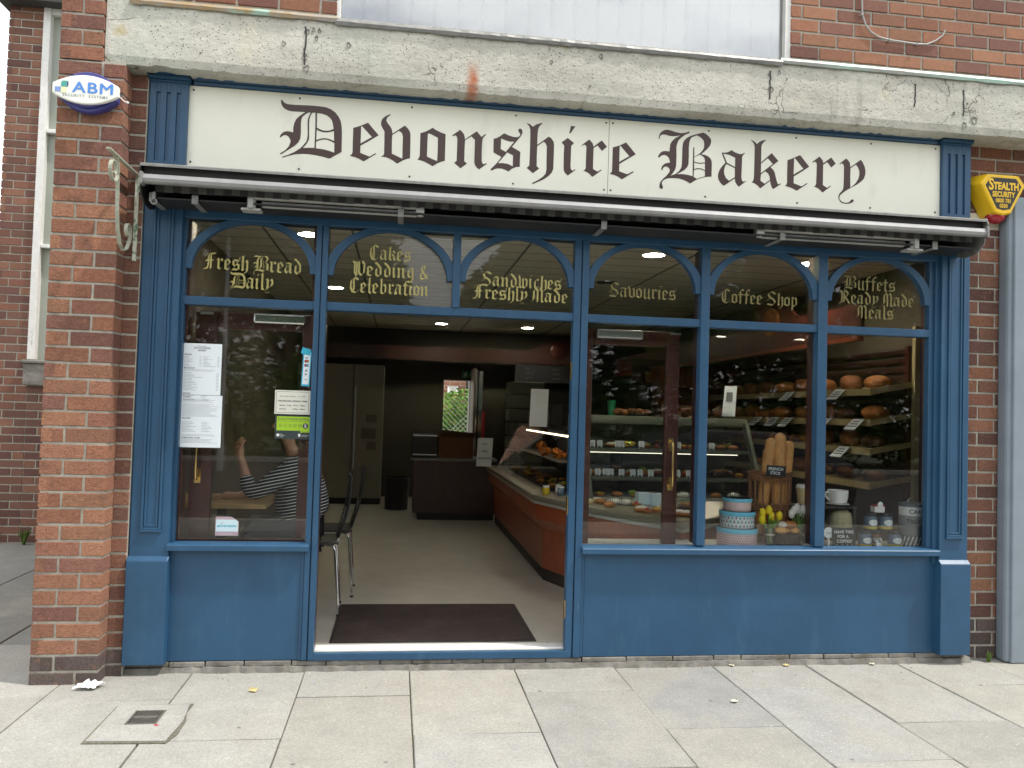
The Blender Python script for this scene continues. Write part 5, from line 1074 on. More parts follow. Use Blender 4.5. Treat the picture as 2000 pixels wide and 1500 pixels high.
# cups and boxes at the back
for u,l in ((1267,'kraft paper cup on the back shelf, left of two'),(1285,'kraft paper cup on the back shelf, right of two')):
    q=px(u,748,Y=5.0); t=thing('paper_cup',l,'cup',(q.x,5.0,q.z),'kraft cups on the back shelf'); MB().lathe([(.034,0),(.046,.11)],(q.x,5,q.z),18).build('cup','kraft',t,smooth=True); MB().lathe([(.049,.11),(.047,.125),(.001,.128)],(q.x,5,q.z),18).build('lid','cream_cake',t,smooth=True)
q=px(1255,748,Y=5); t=tag(MB().box(q.x-.12,q.x+.36,4.9,5.15,q.z-.02,q.z).box(q.x-.12,q.x+.36,4.9,5.15,ZF,ZF+.001).box(q.x-.12,q.x-.10,4.9,5.15,ZF,q.z).box(q.x+.34,q.x+.36,4.9,5.15,ZF,q.z+.3).box(q.x-.1,q.x+.34,5.13,5.15,ZF,q.z+.3).build('back_shelf','wood_dark'),'dark wooden back shelf unit carrying the kraft cups','shelf')
# tea shelving on the right, further back
ts=thing('tea_shelf','red brown open shelf unit holding rows of black packets','shelf',(3.45,4.75,ZF))
zt=[px(1450,758,Y=4.7).z, px(1450,800,Y=4.7).z]
b=MB(); b.box(3.05,3.93,4.55,4.95,zt[0]-.025,zt[0]).box(3.05,3.93,4.55,4.95,zt[1]-.20,zt[1]-.17).box(3.02,3.05,4.55,4.95,ZF,2.05).box(3.45,3.47,4.57,4.95,zt[0],2.05).box(3.02,3.93,4.93,4.95,ZF,2.05); b.build('carcass','wood_red',ts)
for k,u in enumerate((1424,1437,1452,1466,1482,1496)):
    q=px(u,757,Y=4.62); t=thing('tea_packet','black packet with a cream roundel on the red brown shelf, %s'%('leftmost','second from left','third from left','fourth from left','fifth from left','rightmost')[k],'packet',(q.x,4.65,zt[0]),'black packets on the red brown shelf')
    MB().box(q.x-.045,q.x+.045,4.60,4.70,zt[0]+.001,zt[0]+.27).build('packet','tea_black',t,bevel=.004); MB().lathe([(.001,.001),(.026,0)],(q.x-.012,4.598,zt[0]+.075),16,0,'y').build('roundel','cream_cake',t)
# bread shelves on the right wall
bs=thing('bread_rack','pale wooden bread rack with four sloping shelves along the right wall','rack',(3.75,2.7,ZF))
SZ=[1.70,1.465,1.245,.985]
for z in SZ:
    b=MB(); b.add([(3.56,1.15,z-.02),(3.92,1.15,z+.05),(3.92,4.35,z+.05),(3.56,4.35,z-.02),(3.56,1.15,z-.035),(3.92,1.15,z+.035),(3.92,4.35,z+.035),(3.56,4.35,z-.035)],[(0,1,2,3),(7,6,5,4),(0,4,5,1),(3,2,6,7)]); b.build('shelf_board','shelf_wood',bs)
    b=MB(); b.box(3.545,3.56,1.13,4.37,z-.040,z+.012); b.add([(3.56,1.13,z-.035),(3.92,1.13,z+.035),(3.92,1.13,z+.075),(3.56,1.13,z+.012),(3.56,1.15,z-.035),(3.92,1.15,z+.035),(3.92,1.15,z+.075),(3.56,1.15,z+.012)],[(0,1,2,3),(7,6,5,4),(3,2,6,7),(0,4,5,1)]); b.build('shelf_lip','shelf_wood',bs,bevel=.002)
b=MB()
for k in range(16): b.box(3.925,3.935,1.15,4.35,.95+k*.07,.985+k*.07)
b.build('back_slat','wood_dark',bs)
b=MB(); b.box(3.55,3.93,4.36,4.40,ZF,2.05).box(3.87,3.93,1.16,1.20,ZF,2.05); b.build('upright','mahogany',bs)
def loaf(x,y,z,kind,r):
    b=MB(); ms=['crust','crust_dark']
    if kind=='round': b.blob((x,y,z+.052),(.10,.115,.062),0,20,12,.03); 
    elif kind=='tin':
        b.blob((x,y,z+.06),(.075,.125,.068),1,18,12,.03,0,None,.55)
    elif kind=='bag':
        b.blob((x,y,z+.045),(.075,.125,.048),0,18,10,.06,0,None,.6); b.blob((x,y,z+.048),(.084,.137,.055),2,18,10,.16,0,None,.6); ms=['crust_dark','crust','wrap']
    elif kind=='rolls':
        for k in range(5): b.blob((x-.04+.05*(k%2),y-.10+.05*k,z+.033+.012*(k%2)),(.048,.048,.036),0,12,8,.08)
    return b,ms
kinds=[['round','tin','round','tin','round','tin','tin','round'],['round','bag','tin','round','round','rolls','tin','round'],['bag','tin','tin','rolls','rolls','bag','rolls','tin'],['bag','bag','bag','tin','bag','rolls','bag','bag']]
adj={'round':'round crusty loaf','tin':'dark tin loaf','bag':'bagged sliced loaf','rolls':'cluster of bread rolls'}
posn=['at the near end','second nearest','third nearest','fourth nearest','fifth nearest','sixth nearest','seventh nearest','at the far end']
for i,z in enumerate(SZ):
    for k in range(8):
        y=1.33+k*.385+R.uniform(-.02,.02); x=3.72+R.uniform(-.015,.02); kd=kinds[i][k]
        b,ms=loaf(x,y,z+.012,kd,R); 
        item(b,'bread_rolls' if kd=='rolls' else 'bread_loaf',ms,'%s on the %s shelf, %s'%(adj[kd],('top','second','third','bottom')[i],posn[k]),'bread','loaves on the bread rack')
def tag_big(u,v,i,l,w_=.10):
    z=SZ[i]; xx=3.535; q=px(u,v,Y=1.0); d=CW+CR*((u-1000)/CF)-CU*((v-750)/CF); t=(xx-CP.x)/d.x; p=CP+d*t
    y=p.y; tg=thing('shelf_ticket','white price ticket on the %s bread shelf, %s'%(('top','second','third','bottom')[i],l),'price tag',(xx,y,z-.02),'price tickets on the bread rack')
    b=MB(); b.add([(xx-.085,y-.08,z-.070),(xx-.085,y+.08,z-.070),(xx,y+.08,z+.012),(xx,y-.08,z+.012)],[(0,1,2,3)]); o=b.build('ticket','paper',tg); s=o.modifiers.new('s','SOLIDIFY'); s.thickness=.0015
    b=MB(); 
    for k in range(3):
        u=.25+.22*k; h_=.10; X_=lambda s: xx-.087+.085*s; Z_=lambda s: z-.0685+.082*s; l_=.07-.015*k
        b.add([(X_(u),y-l_,Z_(u)),(X_(u),y+l_,Z_(u)),(X_(u+h_),y+l_,Z_(u+h_)),(X_(u+h_),y-l_,Z_(u+h_))],[(0,1,2,3)])
    b.build('print','ink_soft',tg)
for a in ((1545,768,0,'far one'),(1642,760,0,'near one'),(1482,812,1,'farthest'),(1515,812,1,'second farthest'),(1542,812,1,'middle one'),(1615,815,1,'just right of the window post'),(1678,818,1,'nearest'),(1650,882,2,'near one')): tag_big(*a)
# ================================================================== things in the back of the shop
b=thing('tall_cupboard','tall cream cupboard on the left at the back of the shop','cupboard',(-.8,7.3,ZF)); MB().box(-1.40,-.63,7.05,7.8,.19,2.06).box(-.62,-.21,7.05,7.8,.19,2.06).build('door','cupboard',b,bevel=.004); MB().box(-1.40,-.21,7.10,7.8,ZF,.19).build('plinth','kick',b); MB().box(-.60,-.585,7.03,7.05,.6,1.75).build('handle','steel',b); 
MB().box(-.44,-.29,7.044,7.049,1.25,1.36).box(-.50,-.30,7.044,7.049,1.02,1.17).box(-.42,-.29,7.044,7.049,.86,.98).build('notice','wall_cream',b)
q=px(905,737,Y=8.15); b=thing('exit_sign','small green exit sign with a running figure and down arrow above the back door','sign',(q.x,8.15,q.z)); MB().box(q.x-.02,q.x+.17,8.15,8.18,q.z,q.z+.10).build('plate','green_plastic',b)
m_=MB(); X=q.x+.12; m_.box(X-.006,X+.006,8.147,8.149,q.z+.035,q.z+.085).prism([(X-.022,q.z+.045),(X+.022,q.z+.045),(X,q.z+.018)],8.147,8.149); X=q.x+.04; m_.lathe([(.009,0),(.001,.001)],(X+.005,8.147,q.z+.080),10,0,'y'); m_.prism([(X-.008,q.z+.068),(X+.010,q.z+.070),(X+.004,q.z+.045),(X+.020,q.z+.030),(X+.012,q.z+.024),(X-.006,q.z+.040),(X-.024,q.z+.024),(X-.030,q.z+.032)],8.147,8.149); m_.build('symbol','white',b)
bdoor=thing('back_door','open back door with bright metal strips beside the daylit opening','door',(1.2,8.0,ZF)); MB().box(1.12,1.15,7.60,8.18,ZF,2.10).build('leaf','cupboard',bdoor); MB().box(1.16,1.22,8.10,8.18,ZF,2.10).box(1.24,1.30,8.08,8.18,ZF,2.08).build('metal_strip','chrome',bdoor); MB().box(1.30,1.345,8.05,8.18,1.0,1.45).build('pink_cloth','sticker_red',bdoor)
b=thing('cardboard_box','brown cardboard box standing on the far counter before the back door','box',(.75,5.75,.96)); MB().box(.52,.95,5.6,5.95,.861,1.12).build('carton','cardboard',b); MB().add([(.52,5.6,1.12),(.95,5.6,1.12),(.98,5.5,1.18),(.55,5.5,1.21)],[(0,1,2,3)]).add([(.95,5.6,1.12),(.95,5.95,1.12),(1.03,5.95,1.08),(1.03,5.6,1.08)],[(0,1,2,3)]).build('flap','cardboard',b)
b=thing('oven','black countertop oven with steel trim left of the cardboard box','oven',(.35,5.8,.96)); MB().box(.20,.50,5.62,5.98,.861,1.15).build('body','kick',b,bevel=.008); MB().box(.20,.50,5.60,5.62,1.125,1.14).box(.20,.50,5.60,5.62,.89,.90).build('trim','steel',b)
b=thing('drawer_stack','stack of grey plastic trays against the back wall','trays',(1.9,7.3,ZF)); 
for k in range(9): MB().box(1.62,2.12,7.2,7.7,ZF+.02+k*.2,ZF+.20+k*.2).build('tray','case_green',b,bevel=.01)
b=thing('menu_board','long black menu board with faint white writing under the back pelmet','menu board',(2.2,7.7,2.0)); MB().box(1.75,3.1,7.68,7.72,1.92,2.18).build('board','slate',b); m_=MB(); 
for k in range(9): write(m_,('TEA','COFFEE','LATTE','SOUP','TOAST','PANINI','ROLLS','CAKES','JUICE')[k],1.90+.42*(k//3),7.676,2.11-.07*(k%3),.040,0,0,'LEFT')
m_.build('writing','ink_soft',b)
b=MB(); b.lathe([(.15,0),(.17,.42),(.155,.43),(.155,.0)],(.02,6.6,ZF),20); item(b,'waste_bin','kick','dark waste bin on the floor left of the far counter','bin')
# ---- what the back door shows outside
yard=MB().box(-6,10,8.65,16,-.12,-.0).build('yard','slab',kind='structure')
bw=thing('yard_wall','red brick house wall behind the garden, seen through the back door','building',(1.6,13,0)); b=MB(); bricks(b,(-.5,13,0),(1,0,0),(0,-1,0),5,-.0,4.4,rnd=random.Random(41)); b.build('brick_wall','brick_smooth',bw); MB().box(-.5,4.5,13.007,13.2,0,4.5).build('wall_mortar','mortar',bw); q=px(913,760,Y=12.97); MB().tube([(q.x,12.93,0),(q.x,12.93,4.2)],.04,10).build('drainpipe','kick',bw)
q=px(874,769,Y=12.95); q2=px(895,755,Y=12.95); t=thing('notice_board','white notice with five lines of print on the yard wall','notice',(q.x,12.95,q.z)); MB().box(q.x,q2.x,12.95,12.98,q.z,q2.z).build('board','white',t); m_=MB(); 
for k in range(5): write(m_,('PRIVATE CAR PARK','CUSTOMERS ONLY','NO PARKING','AT ANY TIME','THANK YOU')[k],(q.x+q2.x)/2,12.946,q2.z-(k+1)*(q2.z-q.z)/6,.034,0,.0003,sx=.6)
m_.build('writing','ink',t)
def leaves(b,n,c,rad,s,pal,r,shape=None,shell=.35):
    k=0
    while k<n:
        d=Vector((r.gauss(0,1),r.gauss(0,1),r.gauss(0,1))).normalized(); q=shell+(1-shell)*r.random()**.5
        p=Vector((c[0]+d.x*rad[0]*q,c[1]+d.y*rad[1]*q,c[2]+d.z*rad[2]*q))
        u=Vector((r.gauss(0,1),r.gauss(0,1),r.gauss(0,.6))).normalized(); v=u.cross(Vector((r.gauss(0,1),r.gauss(0,1),r.gauss(0,1)))).normalized(); w_=s*r.uniform(.5,1.2)
        b.add([p-u*w_,p-v*w_*.45,p+u*w_,p+v*w_*.45],[(0,1,2,3)],0,r.choice(pal)); k+=1
GP=[(.040,.090,.018),(.028,.065,.013),(.060,.12,.022),(.035,.075,.022),(.08,.15,.03)]
def plant(name,label,cat,blobs,trunk,seed,s,pal=GP,grp=None,branches=()):
    r=random.Random(seed); t=thing(name,label,cat,(blobs[0][0],blobs[0][1],0),grp); b=MB()
    for (x,y,z,rx,ry,rz,n) in blobs: leaves(b,n,(x,y,z),(rx,ry,rz),s,pal,r)
    b.build('crown','leaf_a',t)
    if trunk:
        x,y,h,r0=trunk; b=MB(); b.tube([(x,y,-.1),(x+.05,y,h*.4),(x-.05,y,h*.75),(x,y,h)],[r0,r0*.8,r0*.6,r0*.3],10)
        for (x2,y2,z2,rx,ry,rz,n) in blobs: b.tube([(x,y,h*.45),((x+x2)/2,(y+y2)/2,(h*.6+z2)/2),(x2,y2,z2)],[r0*.5,r0*.3,r0*.1],6)
        b.build('trunk','bark',t,smooth=True)
    return t
YP_=[(.10,.24,.03),(.16,.32,.05),(.07,.16,.03),(.20,.34,.09)]
plant('garden_bush','bright green garden bush behind wire mesh outside the back door','bush',[(1.25,10.6,1.0,.75,.4,.55,1500),(1.7,10.7,1.35,.5,.4,.5,900),(1.0,10.7,.6,.7,.4,.6,900),(1.15,10.5,1.45,.45,.35,.42,900)],(1.3,10.7,1.0,.03),51,.055,YP_)
b=MB(); 
for k in range(-4,40):
    for s_ in (-1,1):
        x=.3+k*.09; pts=[(x,9.9,0.1),(x+s_*1.6,9.9,1.7)]; b.tube(pts,.0035,4,0,False)
item(b,'wire_fence','lamp_grey','diamond mesh wire fence in front of the garden bush','fence')
# ================================================================== café corner on the left: table, chairs, woman
tb=thing('cafe_table','light wood topped café table behind the left window','table',(-1.12,1.0,ZF)); MB().box(-1.44,-.805,.70,1.32,.795,.825).build('table_top','table_wood',tb,bevel=.003); MB().tube([(-1.13,1.0,ZF+.02),(-1.13,1.0,.795)],.03,14).build('column','rubber',tb,smooth=True); MB().lathe([(.24,0),(.24,.012),(.04,.03)],(-1.13,1.0,ZF),24).build('foot','rubber',tb,smooth=True)
def chair(label):
    t=thing('cafe_chair',label,'chair',(0,0,ZF),'black chairs inside the doorway')
    b=MB(); b.box(-.20,.20,-.19,.19,.56,.578); b.build('seat','chair_black',t,bevel=.008)
    b=MB(); n=8; vs=[];fs=[]
    for i in range(n+1):
        u=i/n; z=.60+.42*u; x=.185+.075*u+.02*math.sin(u*PI)
        for j in range(7): v=-1+j/3; vs.append((x-.03*v*v*-1*.6,v*.175,z-.02*(v*v)*u))
    for i in range(n):
        for j in range(6): fs.append((i*7+j,i*7+j+1,(i+1)*7+j+1,(i+1)*7+j))
    b.add(vs,fs); o=b.build('backrest','chair_black',t,smooth=True); s=o.modifiers.new('s','SOLIDIFY'); s.thickness=.012
    for sx in (-1,1):
        for sy in (-1,1):
            b=MB(); b.tube([(sx*.12,sy*.15,.555),(sx*.165,sy*.165,.55),(sx*.18,sy*.172,.52),(sx*.215,sy*.185,ZF+.012)],.010,10); b.tube([(sx*.214,sy*.185,ZF+.014),(sx*.215,sy*.185,ZF)],.013,8,1); b.build('leg',['chrome','rubber'],t,smooth=True)
    for sy in (-1,1):
        b=MB(); b.tube([(.17,sy*.14,.55),(.20,sy*.14,.60),(.235,sy*.14,.80)],.009,8); b.build('back_rod','chrome',t,smooth=True)
    return t
def place(t,x,y,a): t.location=(x,y,ZF); t.rotation_euler=(0,0,a)
# vertices were laid out round the floor centre at height ZF
c1=chair('black chair with chrome legs that the woman in the striped jumper sits on'); place(c1,-.56,.97,.05)
c2=copy_tree(c1); c2['label']='empty black chair with chrome legs, behind the occupied one'; place(c2,-.50,1.52,.02)
def skin(name,chains,m,parent,sub=2,root=0):
    vs=[];es=[];rs=[];idx={}
    for ch in chains:
        prev=None
        for (p,r_) in ch:
            k=tuple(round(c,4) for c in p)
            if k not in idx: idx[k]=len(vs); vs.append(p); rs.append(r_)
            i=idx[k]
            if prev is not None and prev!=i: es.append((prev,i))
            prev=i
    me=bpy.data.meshes.new(name); off=parent.location if parent else Vector((0,0,0)); me.from_pydata([Vector(v)-off for v in vs],es,[])
    bm=bmesh.new(); bm.from_mesh(me); ly=bm.verts.layers.skin.verify(); bm.verts.ensure_lookup_table()
    for i,r_ in enumerate(rs):
        sv_=bm.verts[i][ly]; sv_.radius=(r_,r_); sv_.use_root=(i==root)
    bm.to_mesh(me); bm.free()
    me.materials.append(M[m]); o=bpy.data.objects.new(name,me); col.objects.link(o); o.parent=parent
    a=o.modifiers.new('skin','SKIN'); a.use_smooth_shade=True; c=o.modifiers.new('sub','SUBSURF'); c.levels=sub; c.render_levels=sub
    return o
def hand(w_,d,palm_n,side):         # wrist point, direction of the palm, palm normal, thumb side
    w_=Vector(w_); d=Vector(d).normalized(); n_=Vector(palm_n).normalized(); s=d.cross(n_).normalized()*side; ch=[]
    kn=w_+d*.075; 
    ch.append([(tuple(w_),.022),(tuple(w_+d*.035),(.030)),(tuple(kn),.027)])
    for k,(o_,l_) in enumerate(((.028,.062),(.010,.072),(-.009,.066),(-.027,.050))):
        b0=kn+s*o_*.9; c1_=b0+d*l_*.5+n_*.006; c2_=b0+d*l_*.82+n_*.020; c3_=b0+d*l_*.95+n_*.036
        ch.append([(tuple(kn),.027),(tuple(b0+d*.006),.010),(tuple(c1_),.0090),(tuple(c2_),.0082),(tuple(c3_),.0070)])
    t0=w_+d*.02; ch.append([(tuple(w_+d*.035),.030),(tuple(t0+s*.036+d*.012+n_*.01),.011),(tuple(t0+s*.052+d*.038+n_*.018),.0095),(tuple(t0+s*.056+d*.060+n_*.022),.0080)])
    return ch
wm=thing('person','seated woman in a black jumper with thin white stripes, elbow on the café table','person',(-.52,.96,ZF))
pel=(-.58,.96,.68); wst=(-.60,.95,.82); chs=(-.63,.93,1.00); nek=(-.67,.92,1.145); hd0=(-.69,.915,1.20)
shn=(-.62,.80,1.075); shf=(-.62,1.06,1.075); eln=(-.915,.80,.862); wrn=(-.985,.86,1.075); elf=(-.86,1.12,.88); wrf=(-1.02,.98,.85)
ch=[[(pel,.13),(wst,.115),(chs,.12),(nek,.05),(hd0,.050),((-.70,.91,1.265),.078),((-.705,.91,1.33),.082),((-.70,.91,1.385),.060)],
 [(chs,.12),(shn,.062),(eln,.045),(wrn,.026)],[(chs,.12),(shf,.062),(elf,.045),(wrf,.026)],
 [(pel,.13),((-.60,.86,.645),.092),((-.92,.87,.63),.062),((-.90,.87,.40),.052),((-.885,.87,.17),.036),((-1.0,.87,.135),.030)],
 [(pel,.13),((-.60,1.05,.645),.092),((-.95,1.04,.63),.062),((-.95,1.04,.40),.052),((-.94,1.04,.17),.036),((-1.05,1.04,.135),.030)]]
ch+= [[(wrn,.026)]+[(p,r_) for p,r_ in c][0:] for c in hand((-1.0,.865,1.095),(-.12,.06,1),(.6,.7,.0),1)][:1]
bodyo=skin('body',ch+hand((-1.0,.865,1.095),(-.12,.06,1),(.6,.7,.0),1)+[[(wrf,.026),((-1.04,.965,.852),.022)]]+hand((-1.04,.965,.852),(-1,-.3,0),(0,0,-1),-1),'skin',wm)
skin('jumper',[[((-.595,.96,.68),.205),((-.62,.95,.82),.195),((-.65,.93,.99),.172),((-.665,.92,1.115),.065)],[((-.65,.93,.99),.172),((-.62,.79,1.075),.078),((-.905,.79,.872),.060),((-.965,.84,1.00),.044)],[((-.65,.93,.99),.172),((-.62,1.07,1.075),.078),((-.86,1.13,.885),.060),((-.99,1.01,.86),.042)]],'jumper',wm)
skin('trousers',[[(pel,.138),((-.60,.86,.645),.104),((-.93,.87,.635),.074),((-.90,.87,.40),.060),((-.885,.87,.19),.048)],[(pel,.138),((-.60,1.05,.645),.104),((-.96,1.04,.635),.074),((-.95,1.04,.40),.060),((-.94,1.04,.19),.048)]],'trousers',wm)
skin('shoe',[[((-.87,.87,.14),.038),((-.95,.87,.135),.040),((-1.03,.87,.128),.028)],],'rubber',wm,1); skin('shoe',[[((-.92,1.04,.14),.038),((-1.0,1.04,.135),.040),((-1.08,1.04,.128),.028)]],'rubber',wm,1)
b=MB(); b.blob((-.672,.915,1.335),(.105,.100,.115),0,22,14,.04); b.blob((-.615,.915,1.26),(.06,.085,.10),0,16,10,.06); b.build('hair','hair_dark',wm,smooth=True)
b=MB(); b.blob((-.797,.91,1.318),(.016,.011,.020)); b.blob((-.720,.826,1.315),(.016,.008,.024)); b.blob((-.720,.994,1.315),(.016,.008,.024)); b.build('nose_and_ears','skin',wm,smooth=True)
b=MB(); b.blob((-.781,.885,1.345),(.006,.010,.006)); b.blob((-.781,.935,1.345),(.006,.010,.006)); b.build('eyes','black',wm,smooth=True); MB().blob((-.785,.91,1.278),(.006,.020,.005)).build('mouth','red_food',wm,smooth=True)
sv=thing('person','fair haired shop assistant in dark clothes bending behind the cake case','person',(3.02,3.75,ZF))
pel=(3.05,3.80,1.00)
ch=[[(pel,.14),((3.03,3.72,1.14),.12),((2.99,3.60,1.28),.125),((2.965,3.54,1.36),.055),((2.955,3.50,1.40),.07),((2.95,3.47,1.45),.078),((2.95,3.46,1.48),.05)],
 [((2.99,3.60,1.28),.125),((2.82,3.62,1.27),.06),((2.74,3.50,1.05),.045),((2.80,3.28,.98),.030)],[((2.99,3.60,1.28),.125),((3.16,3.60,1.27),.06),((3.22,3.46,1.05),.045),((3.12,3.26,.98),.030)],
 [(pel,.14),((2.96,3.80,.90),.09),((2.95,3.78,.55),.06),((2.95,3.80,.20),.04),((2.95,3.70,.14),.035)],[(pel,.14),((3.14,3.80,.90),.09),((3.15,3.78,.55),.06),((3.15,3.80,.20),.04),((3.15,3.70,.14),.035)]]
skin('body',ch+[[((2.80,3.28,.98),.030),((2.81,3.24,.97),.022)]]+hand((2.81,3.24,.97),(.2,-1,-.1),(0,0,-1),1)+[[((3.12,3.26,.98),.030),((3.11,3.22,.97),.022)]]+hand((3.11,3.22,.97),(-.2,-1,-.1),(0,0,-1),-1),'skin',sv)
skin('uniform',[[(pel,.155),((3.03,3.72,1.14),.137),((2.99,3.60,1.28),.140),((2.97,3.555,1.34),.07)],[((2.99,3.60,1.28),.140),((2.82,3.62,1.27),.075),((2.75,3.51,1.09),.058)],[((2.99,3.60,1.28),.140),((3.16,3.60,1.27),.075),((3.21,3.47,1.09),.058)],[(pel,.155),((2.96,3.80,.90),.10),((2.95,3.78,.55),.075),((2.95,3.80,.20),.055)],[(pel,.155),((3.14,3.80,.90),.10),((3.15,3.78,.55),.075),((3.15,3.80,.20),.055)]],'uniform',sv)
b=MB(); b.blob((2.95,3.455,1.475),(.108,.105,.095),0,26,14,.05); b.blob((2.95,3.42,1.415),(.100,.07,.085),0,22,10,.08); b.build('hair','hair_blonde',sv,smooth=True)
# ================================================================== window display
wl=tag(MB().box(1.078,3.236,.155,.42,.655,.672).box(1.84,3.30,.053,.155,.655,.672).build('window_ledge','white_paint',bevel=.002),'pale display ledge inside the two right hand windows','shelf'); 
ZL=.6725
def lid_tin(x,y,z,r,h,body,pat,label):
    t=thing('cake_tin',label,'cake tin',(x,y,z),'stack of three round cake tins'); b=MB(); b.lathe([(r*.97,0),(r,.004),(r,h*.78)],(x,y,z),40); b.build('tin',body,t,smooth=True)
    b=MB(); b.lathe([(r+.004,h*.74),(r+.005,h*.75),(r+.005,h*.97),(r+.001,h)],(x,y,z),40); b.lathe([(r+.001,h),(.001,h)],(x,y,z),40); b.build('lid','tin_blue',t,smooth=True)
    b=MB(); r_=random.Random(int(z*1000))
    def patch(th,zz,w_,hh,m_):
        vs=[]
        for a,c in ((-1,-1),(1,-1),(1,1),(-1,1)): q=th+a*w_/r; vs.append((x+(r+.0012)*math.cos(q),y+(r+.0012)*math.sin(q),zz+c*hh))
        b.add(vs,[(0,1,2,3)],m_)
    if pat=='dots':
        for j in range(5):
            for k in range(26): patch(-PI+k*PI/26+(j%2)*.06,z+.012+j*.015,.0028,.0028,0)
    if pat=='motif':
        for j in range(3):
            for k in range(14):
                th=-PI+k*PI/14+(j%2)*.11; m_=1+(k+j)%2; patch(th,z+.014+j*.024,.0055,.0045,m_); patch(th,z+.021+j*.024,.0022,.005,m_)
    if pat: b.build('pattern',['dot','motif_blue','motif_mauve'],t)
lid_tin(2.100,.20,ZL,.121,.112,'tin_pink','dots','large pink spotted cake tin with blue lid, bottom of the stack')
lid_tin(2.100,.20,ZL+.1125,.104,.100,'tin_pale','motif','pale blue cake tin with little cake motifs, middle of the stack')
lid_tin(2.100,.20,ZL+.213,.083,.078,'tin_pink',None,'small plain pink cake tin with blue lid, top of the stack')
def tulips(x,y,z,m_,label,heads,seed):
    t=thing('tulip_vase',label,'vase of flowers',(x,y,z),'two vases of tulips'); b=MB(); b.lathe([(.020,0),(.024,.003),(.026,.05),(.028,.115),(.026,.115),(.022,.01)],(x,y,z),20); b.build('glass_vase','wrap',t,smooth=True)
    r=random.Random(seed); st=MB(); fl=MB()
    for dx,dz in heads:
        top=Vector((x+dx,y+r.uniform(-.02,.02),z+dz)); st.tube([(x+dx*.2,y,z+.02),(x+dx*.4,y,z+.11),tuple(top)],.0035,6)
        fl.blob(tuple(top+Vector((0,0,.016))),(.0200,.0200,.029),0,12,8,.14)
    for k in range(9):
        a=r.uniform(0,2*PI); u=.045*math.cos(a); base=Vector((x+u*.2,y,z+.09)); tip=Vector((x+u*1.1,y-.02*math.sin(a)*1,z+.09+r.uniform(.05,.11))); sd=Vector((.006,.004,0)); mid=(base+tip)/2+Vector((u*.1,0,.008)); st.add([base-sd*.6,base+sd*.6,mid+sd,tip,mid-sd],[(0,1,2,3,4)])
    st.build('stems','stem_green',t); fl.build('flower_heads',m_,t,smooth=True)
    b=MB(); b.lathe([(.0285,.070),(.0290,.074),(.0285,.078)],(x,y,z),20); b.tube([(x-.004,y-.029,z+.074),(x-.010,y-.033,z+.05),(x-.006,y-.033,z+.03)],.0015,5); b.build('lace_bow','lace',t)
tulips(2.292,.15,ZL,'tulip_yellow','glass vase of yellow tulips right of the cake tins',[(-.055,.150),(-.048,.190),(-.010,.208),(.010,.170),(.062,.172)],3)
tulips(px(1560,1060,Y=.17).x,.17,ZL,'tulip_white','glass vase of white tulips left of the window post',[(-.040,.205),(-.022,.222),(-.004,.210),(.018,.215),(.036,.200),(-.052,.185),(.048,.18),(.008,.195)],4)
# wicker basket of baguettes
wb=thing('wicker_basket','tall open wicker basket holding long French sticks','basket',(2.38,.36,ZL)); b=MB(); bx,by,br=2.385,.36,.135
for k in range(14):
    a=2*PI*k/14; b.tube([(bx+br*.86*math.cos(a),by+br*.7*math.sin(a),ZL),(bx+br*1.0*math.cos(a),by+br*.8*math.sin(a),ZL+.42)],.0065,6)
for zz in (0.0,.02,.04,.20,.215,.23,.385,.40,.415,.43):
    rr=.88+.12*zz/.43; ring=[(bx+br*rr*math.cos(a)*(1+.03*math.sin(a*7+zz*99)),by+br*.8*rr*math.sin(a)*(1+.03*math.sin(a*7+zz*99)),ZL+.01+zz+.003*math.sin(a*7)) for a in [2*PI*k/42 for k in range(43)]]; b.tube(ring,.0068,6,0,False)
b.build('weave','wicker',wb)
MB().lathe([(.001,.004),(.108,.004),(.108,.010),(.001,.010)],(bx,by,ZL),24).build('base','wicker_dark',wb)
b=MB()
def baguette(x,y,zt,lean,r_,label):
    t=thing('baguette',label,'bread',(x,y,ZL+.012),'French sticks in the wicker basket'); b=MB(); pts=[];rs=[]
    U_=[0,.004,.012,.025,.045]+[.08+.056*q for q in range(16)]+[.955,.972,.984,.992,.997,1.0]
    for k,u in enumerate(U_):
        z=ZL+.012+(zt-ZL-.012)*u; pts.append((x+lean*u,y,z)); e=min(u*18,(1-u)*18,1); rs.append(max(.002,r_*math.sqrt(max(.0,1-(1-e)**2)))*(1+.025*math.sin(k*2.1)))
    b.tube(pts,rs,14); b.build('crust','baguette',t,smooth=True); m_=MB()
    for k in range(5): z=ZL+.15+k*.11; 
    return t
baguette(2.300,.34,1.335,.085,.036,'French stick leaning right in the wicker basket, left one'); baguette(2.425,.33,1.368,.012,.037,'tallest French stick in the wicker basket, middle one'); baguette(2.470,.37,1.32,.050,.033,'French stick in the wicker basket, right one'); baguette(2.385,.43,1.27,.02,.034,'French stick at the back of the wicker basket')
q=px(1516,920,Y=.22); t=thing('chalk_sign','small black sign chalked French Stick on the front of the wicker basket','sign',(q.x,.22,q.z-.035)); MB().obox((q.x,.222,q.z),(.128,.004,.068),(0,.05,0)).build('board','slate',t); b=MB(); write(b,'FRENCH',q.x-.003,.2185,q.z+.004,.026,0,.0003,tilt=-.05); write(b,'STICK',q.x-.006,.2185,q.z-.022,.026,0,.0003,tilt=-.05); b.build('chalk_writing','paper',t)
